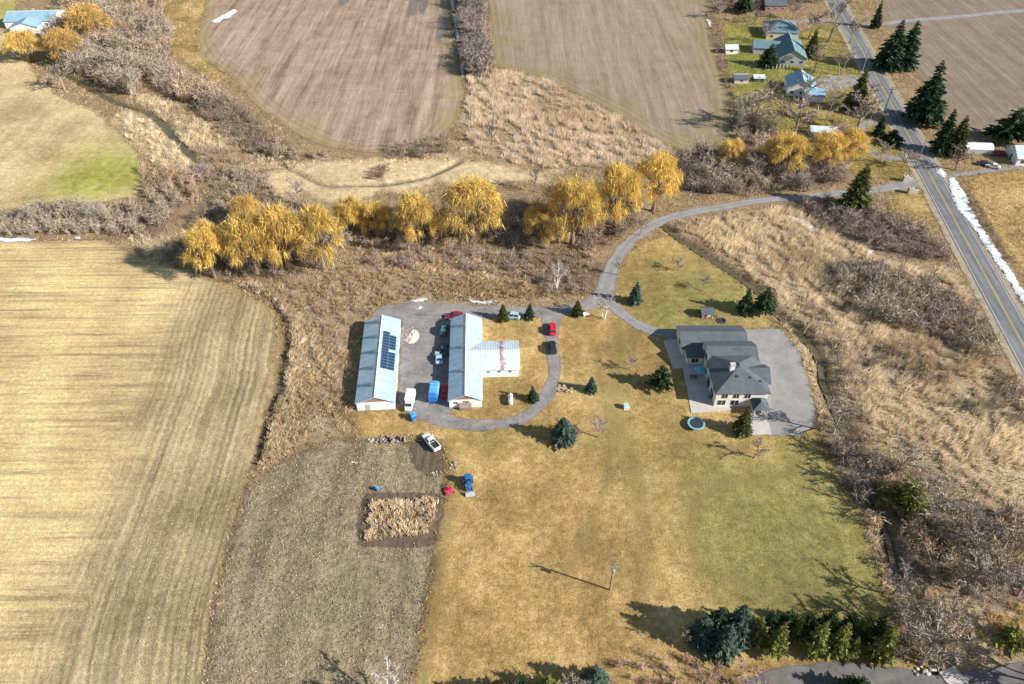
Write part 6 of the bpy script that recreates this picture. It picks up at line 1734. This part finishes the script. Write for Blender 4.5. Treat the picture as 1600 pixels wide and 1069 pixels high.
x, y = at(1087, 666)
e = empty('trampoline', (x, y, 0.06)); tag(e, 'round trampoline with pale blue rim on the lawn by the house', 'trampoline')
mb = MB(); n = 28; R0, R1 = 1.55, 1.95
for r_, z_ in ((R0, 0.86), (R1, 0.86), (R1, 0.94), (R0, 0.94)):
    for k in range(n): mb.v.append((r_ * math.cos(6.2832 * k / n), r_ * math.sin(6.2832 * k / n), z_))
for j in range(4):
    for k in range(n): k2 = (k + 1) % n; j2 = (j + 1) % 4; mb.f.append((j * n + k, j * n + k2, j2 * n + k2, j2 * n + k))
mb.build('rim_pad', MAT['ring_blue'], e)
mb = MB(); mb.lathe([(1.54, 0.88), (1.54, 0.9)], 28); mb.build('jump_mat', MAT['mat_black'], e)
for k in range(6):
    a = 6.2832 * k / 6; c_, s_ = math.cos(a) * 1.8, math.sin(a) * 1.8
    MB().tube([(c_, s_, 0), (c_, s_, 0.86)], 0.035, 6).build('leg', MAT['steel_grey'], e)

x, y = at(1104, 493)
e = empty('playhouse', (x, y, 0.05), R(-3)); tag(e, 'small wooden playhouse with white porch posts on the creek lawn', 'playhouse')
walls(e, -1.5, 1.0, -0.6, 1.4, 1.7, MAT['trim_white'], None); gable_roof(e, -1.6, 1.5, -1.5, 1.4, 1.75, 2.5, 'x', MAT['shingle_slate'], 0.2)
for px_ in (-1.3, -0.1, 1.2): MB().tube([(px_, -1.5, 0), (px_, -1.5, 1.72)], 0.07, 6).build('porch_post', MAT['trim_white'], e)
MB().box(-1.6, 1.5, -1.6, -0.6, 0, 0.15).build('porch_deck', MAT['wood_brown'], e); door(e, -0.2, -0.6, 0.7, 1.4, '-y'); window(e, -1.0, -0.6, 0.7, 0.5, 0.5, '-y'); MB().box(-2.6, -1.52, -0.6, 0.8, 0, 0.9).build('side_bench', MAT['wood_brown'], e); MB().box(1.52, 2.6, -0.8, 0.4, 0, 0.8).build('slide_box', MAT['wood_brown'], e)

x, y = at(1128, 502)
e = empty('fire_pit', (x, y, 0.05)); tag(e, 'dark round fire pit on the grass near the playhouse', 'fire pit')
MB().lathe([(0.9, 0), (0.95, 0.35), (0.7, 0.35), (0.65, 0.08)], 16).build('bowl', MAT['mat_black'], e)
for k in range(8): a = 6.2832 * k / 8; MB().obox((math.cos(a) * 1.12, math.sin(a) * 1.12, 0), (math.cos(a), math.sin(a), 0), (-math.sin(a), math.cos(a), 0), 0.16, 0.32, 0, 0.22).build('stone', MAT['stone_dark'], e)

x, y = at(1091, 588)
e = empty('patio_umbrella', (x, y, 0.17)); tag(e, 'blue patio umbrella over the shaded patio', 'umbrella')
mb = MB(); n = 8
mb.v.append((0, 0, 2.6))
for k in range(n): mb.v.append((1.4 * math.cos(6.2832 * k / n), 1.4 * math.sin(6.2832 * k / n), 2.05))
for k in range(n): mb.f.append((0, 1 + k, 1 + (k + 1) % n))
mb.build('canopy', MAT['umbrella_blue'], e); MB().tube([(0, 0, 0), (0, 0, 2.6)], 0.035, 6).build('pole', MAT['trim_white'], e); MB().lathe([(0.35, 0), (0.35, 0.08), (0.1, 0.12)], 12).build('base', MAT['steel_grey'], e)
x, y = at(1083, 592)
e = empty('patio_table', (x, y, 0.17)); tag(e, 'dark patio table beside the blue umbrella', 'table')
MB().box(-0.8, 0.8, -0.5, 0.5, 0.7, 0.76).build('tabletop', MAT['wood_brown'], e)
for sx in (-0.7, 0.7):
    for sy in (-0.4, 0.4): MB().box(sx - 0.04, sx + 0.04, sy - 0.04, sy + 0.04, 0, 0.7).build('leg', MAT['wood_brown'], e)
for i, (px_, py_, rz) in enumerate(((1108, 606, 20), (1113, 614, -60), (1109, 622, 80))):
    x, y = at(px_, py_); e = empty('patio_chair', (x, y, 0.17), R(rz)); tag(e, ('upper', 'middle', 'lower')[i] + ' dark patio chair against the left house wall', 'chair', 'patio chairs')
    MB().box(-0.35, 0.35, -0.35, 0.35, 0.38, 0.46).build('seat', MAT['tarp_deep'], e); MB().hexa([(-0.35, 0.3, 0.46), (0.35, 0.3, 0.46), (0.35, 0.38, 0.46), (-0.35, 0.38, 0.46)], [(-0.35, 0.45, 1.0), (0.35, 0.45, 1.0), (0.35, 0.52, 1.0), (-0.35, 0.52, 1.0)]).build('backrest', MAT['tarp_deep'], e)
    for sx in (-0.3, 0.3):
        for sy in (-0.3, 0.3): MB().box(sx - 0.03, sx + 0.03, sy - 0.03, sy + 0.03, 0, 0.38).build('leg', MAT['trim_dark'], e)

# piles: each stone or log its own piece
def rock(rng, r):
    mb = MB(); n = 7
    prof = [(0.55, 0.0), (1.0, 0.3), (0.85, 0.7), (0.35, 0.95)]
    for (q, z) in prof:
        for k in range(n):
            a = 6.2832 * k / n; rr = r * q * rng.uniform(0.8, 1.2); mb.v.append((rr * math.cos(a), rr * math.sin(a), r * z * rng.uniform(0.85, 1.1)))
    for i in range(3):
        for k in range(n): k2 = (k + 1) % n; mb.f.append((i * n + k, i * n + k2, (i + 1) * n + k2, (i + 1) * n + k))
    mb.f.append(tuple(range(n - 1, -1, -1))); mb.f.append(tuple(3 * n + k for k in range(n)))
    return mb.mesh('stone')
_rr = np.random.default_rng(400)
ROCKS = [rock(_rr, 1.0) for _ in range(5)]
def pile(name, px_, py_, n, rx, ry, hmax, size, mats, label, cat, piece='stone'):
    x, y = at(px_, py_); e = empty(name, (x, y, 0.03)); tag(e, label, cat)
    for i in range(n):
        a = _rr.uniform(0, 6.28); q = math.sqrt(_rr.uniform(0, 1))
        o = bpy.data.objects.new(piece, ROCKS[i % 5].copy()); o.data.materials.append(MAT[mats[i % len(mats)]]); COL.objects.link(o); o.parent = e
        s = size * _rr.uniform(0.6, 1.3)
        o.location = (math.cos(a) * q * rx, math.sin(a) * q * ry, hmax * (1 - q) * _rr.uniform(0.3, 1)); o.scale = (s, s * _rr.uniform(0.7, 1.2), s * 0.8); o.rotation_euler = (0, 0, _rr.uniform(0, 6.28))
    return e
plain('gravel_pale', (0.60, 0.53, 0.44), 0.95, 0.15, var=0.2, scale=5)
t = NT('spoil_sand', 0.95, 0.1); a = t.noise(2.0, 5, 0.75, t.obj()); t.color(t.ramp(a, [(0.3, (0.45, 0.38, 0.30)), (0.7, (0.68, 0.61, 0.52))])); t.bump(a, 0.9, 0.3); MAT['spoil'] = t.m
def heap(name, px_, py_, rx, ry, h, mat, label, cat, seed):
    x, y = at(px_, py_); e = empty(name, (x, y, 0)); tag(e, label, cat)
    n = 40; g = np.linspace(-1.15, 1.15, n); X, Y = np.meshgrid(g, g); rr = np.hypot(X, Y)
    zz = h * np.maximum(0, 1 - rr) ** 0.8 * (0.75 + 0.5 * vnoise(X * 4 + 50, Y * 4 + 50, 1.0, seed)) - 0.12
    i = np.arange(n * n).reshape(n, n); q = np.stack([i[:-1, :-1], i[:-1, 1:], i[1:, 1:], i[1:, :-1]], -1).reshape(-1, 4)
    link('mound', np_mesh('mound', np.column_stack([X.ravel() * rx, Y.ravel() * ry, zz.ravel()]), q, quads=True, smooth=True), MAT[mat], e)
    for k in range(14):
        a = _rr.uniform(0, 6.28); d_ = _rr.uniform(0.75, 1.2); o = bpy.data.objects.new('stone', ROCKS[k % 5].copy()); o.data.materials.append(MAT['stone']); COL.objects.link(o); o.parent = e
        o.location = (math.cos(a) * d_ * rx, math.sin(a) * d_ * ry, 0.0); s = _rr.uniform(0.12, 0.25); o.scale = (s, s, s)
    return e
heap('gravel_heap', 643, 526, 2.1, 3.0, 1.3, 'spoil', 'pale sand heap beside the left barn', 'heap', 1)
heap('gravel_heap', 655, 481, 0.9, 0.9, 0.6, 'spoil', 'tiny pale heap at the upper rim of the gravel yard', 'heap', 2)
pile('rubble_pile', 884, 608, 26, 2.6, 1.4, 0.5, 0.32, ['wood_old', 'stone', 'bark_log', 'stone_dark'], 'heap of rubble and cut wood beside the loop lane', 'rubble pile', 'chunk')
pile('rubble_pile', 604, 688, 34, 4.6, 1.1, 0.4, 0.34, ['stone_dark', 'stone', 'wood_old'], 'long pile of grey stones at the top of the fallow plot', 'rubble pile')
pile('rubble_pile', 708, 728, 9, 1.0, 1.4, 0.3, 0.3, ['stone', 'stone_dark'], 'small rock pile above the tractor', 'rubble pile')
pile('rubble_pile', 682, 740, 9, 1.4, 0.5, 0.2, 0.22, ['spoil', 'stone'], 'line of pale stones below the dug soil', 'rubble pile')
pile('rubble_pile', 1442, 1048, 14, 2.4, 0.9, 0.3, 0.34, ['stone', 'stone_dark', 'gravel_pale'], 'ring of pale stones around the old tree by the lower drive', 'rubble pile')
pile('rubble_pile', 480, 572, 5, 0.8, 0.5, 0.2, 0.3, ['gravel_pale', 'stone'], 'few pale stones in the tall grass left of the barns', 'rubble pile')
pile('rubble_pile', 556, 722, 6, 1.6, 0.35, 0.1, 0.16, ['trim_white', 'gravel_pale'], 'scattered white scraps in the fallow plot', 'scraps', 'scrap')
for i, (px_, py_) in enumerate(((614, 690), (630, 688))):
    x, y = at(px_, py_); e = empty('cable_reel', (x, y, 0.05), R(30 + 50 * i)); tag(e, ('left', 'right')[i] + ' of two wooden reels on the stone pile', 'reel', 'wooden reels')
    for s in (-0.4, 0.4): mb = MB(); mb.tube([(0, s - 0.04, 0.6), (0, s + 0.04, 0.6)], 0.6, 14); mb.build('flange', MAT['wood_old'], e)
    MB().tube([(0, -0.36, 0.6), (0, 0.36, 0.6)], 0.28, 10).build('drum', MAT['wood_brown'], e)

# stone gateposts at the entrance
for i, (px_, py_) in enumerate(((1413, 283), (1421, 302))):
    x, y = at(px_, py_); e = empty('stone_gatepost', (x, y, 0)); tag(e, ('upper', 'lower')[i] + ' stone gatepost wall at the driveway entrance', 'gatepost', 'gateposts at the entrance')
    MB().box(-0.7, 0.7, -0.6, 0.6, 0, 1.9).build('pillar', MAT['stone'], e); MB().box(-0.82, 0.82, -0.72, 0.72, 1.9, 2.1).build('cap', MAT['concrete'], e)
    MB().box(0.7, 2.6, -0.25, 0.25, 0, 1.1).build('wing_wall', MAT['stone'], e); MB().box(0.7, 2.7, -0.32, 0.32, 1.1, 1.2).build('coping', MAT['concrete'], e)
    MB().lathe([(0.12, 2.1), (0.2, 2.25), (0.2, 2.5), (0.05, 2.65)], 8).build('lantern', MAT['trim_dark'], e)

# white lawn bench near the fork
x, y = at(916, 494)
e = empty('garden_bench', (x, y, 0.05), R(20)); tag(e, 'white garden bench beside the driveway fork', 'bench')
MB().box(-0.8, 0.8, -0.28, 0.28, 0.42, 0.48).build('seat', MAT['trim_white'], e); MB().hexa([(-0.8, 0.26, 0.5), (0.8, 0.26, 0.5), (0.8, 0.32, 0.5), (-0.8, 0.32, 0.5)], [(-0.8, 0.4, 1.0), (0.8, 0.4, 1.0), (0.8, 0.46, 1.0), (-0.8, 0.46, 1.0)]).build('backrest', MAT['trim_white'], e)
for sx in (-0.7, 0.7):
    for sy in (-0.22, 0.22): MB().box(sx - 0.04, sx + 0.04, sy - 0.04, sy + 0.04, 0, 0.42).build('leg', MAT['trim_white'], e)

# fence posts at the large neighbouring house
for i in range(7):
    px_ = 1196 + i * 5.5
    x, y = at(px_, 108); e = empty('fence_post', (x, y, 0)); tag(e, ordn[i] + ' pale post from the left in the row below the large neighbouring house', 'post', 'fence posts')
    MB().box(-0.14, 0.14, -0.14, 0.14, -0.1, 1.7).build('shaft', MAT['gravel_pale'], e); MB().hexa([(-0.18, -0.18, 1.7), (0.18, -0.18, 1.7), (0.18, 0.18, 1.7), (-0.18, 0.18, 1.7)], [(-0.03, -0.03, 1.9), (0.03, -0.03, 1.9), (0.03, 0.03, 1.9), (-0.03, 0.03, 1.9)]).build('cap', MAT['trim_white'], e)

# ------------------------------------------------------------------ utility poles and wires
def utility_pole(px_, py_, h, label, rz=0.0, trans=False):
    x, y = at(px_, py_) if py_ is not None else px_
    e = empty('utility_pole', (x, y, 0), R(rz)); tag(e, label, 'utility pole', 'utility poles')
    MB().tube([(0, 0, -0.3), (0, 0, h)], [0.2, 0.13], 8).build('pole', MAT['pole_wood'], e)
    MB().box(-1.1, 1.1, -0.3, -0.18, h - 0.9, h - 0.72).build('crossarm', MAT['pole_wood'], e)
    for s in (-1.0, -0.4, 0.4, 1.0): MB().lathe([(0.06, h - 0.72), (0.08, h - 0.6), (0.03, h - 0.5)], 8, (s, -0.24, 0)).build('insulator', MAT['car_silver'], e)
    if trans:
        MB().lathe([(0.26, h - 2.3), (0.3, h - 2.2), (0.3, h - 1.4), (0.22, h - 1.3)], 10, (0, -0.48, 0)).build('transformer', MAT['steel_grey'], e)
    return e
utility_pole(953, 922, 9.0, 'grey wooden utility pole alone on the lower lawn', 0, True)
pa = math.degrees(math.atan2(ROAD_D[1], ROAD_D[0])) + 90
road_poles = []
for i, (px_, py_) in enumerate(((1346, 116), (1380, 180), (1430, 262))):
    road_poles.append((at(px_, py_), utility_pole(px_, py_, 11.0, ('upper', 'middle', 'lower')[i] + ' of the three roadside utility poles left of the road', pa, i == 1)))
p_off = np.array(road_poles[2][0])
far_pole = p_off - ROAD_D * -55
def wire(name, a, b, za, zb, sag, label, off):
    A = np.array(a); B = np.array(b); n_ = 12; P = []
    for k in range(n_ + 1):
        f = k / n_; q = A + (B - A) * f + rn * off
        P.append((q[0], q[1], za + (zb - za) * f - sag * 4 * f * (1 - f)))
    return tag(MB().tube(P, 0.022, 4).build(name, MAT['wire'], None), label, 'cable', 'overhead cables')
nodes = [np.array(road_poles[0][0]) - ROAD_D * 60] + [np.array(p[0]) for p in road_poles] + [np.array(road_poles[2][0]) + ROAD_D * 70]
for i in range(4):
    for j, off in enumerate((-1.0, 1.0)):
        wire('overhead_cable', nodes[i], nodes[i + 1], 10.5, 10.5, 0.9, ('outer', 'road-side')[j] + ' overhead cable, ' + ('span above the upper roadside pole', 'span from the upper to the middle roadside pole', 'span from the middle to the lower roadside pole', 'span below the lower roadside pole')[i], off)

# leaning dead trunk by the creek
x, y = at(1256, 520)
e = empty('dead_trunk', (x, y, 0)); tag(e, 'leaning dead tree trunk on the far bank of the creek', 'dead tree')
MB().tube([(0, 0, -0.2), (0.6, 0.5, 2.2), (1.6, 1.3, 4.6), (2.6, 2.0, 7.0)], [0.22, 0.18, 0.13, 0.04], 7).build('stem', MAT['bark_log'], e)
for k, (f, dx, dz) in enumerate(((0.4, -1.2, 1.0), (0.6, 1.4, 0.6), (0.8, -0.8, 1.2))): MB().tube([(2.6 * f, 2 * f, 7 * f), (2.6 * f + dx, 2 * f + 0.3, 7 * f + dz)], [0.07, 0.02], 5).build('branch', MAT['bark_log'], e)
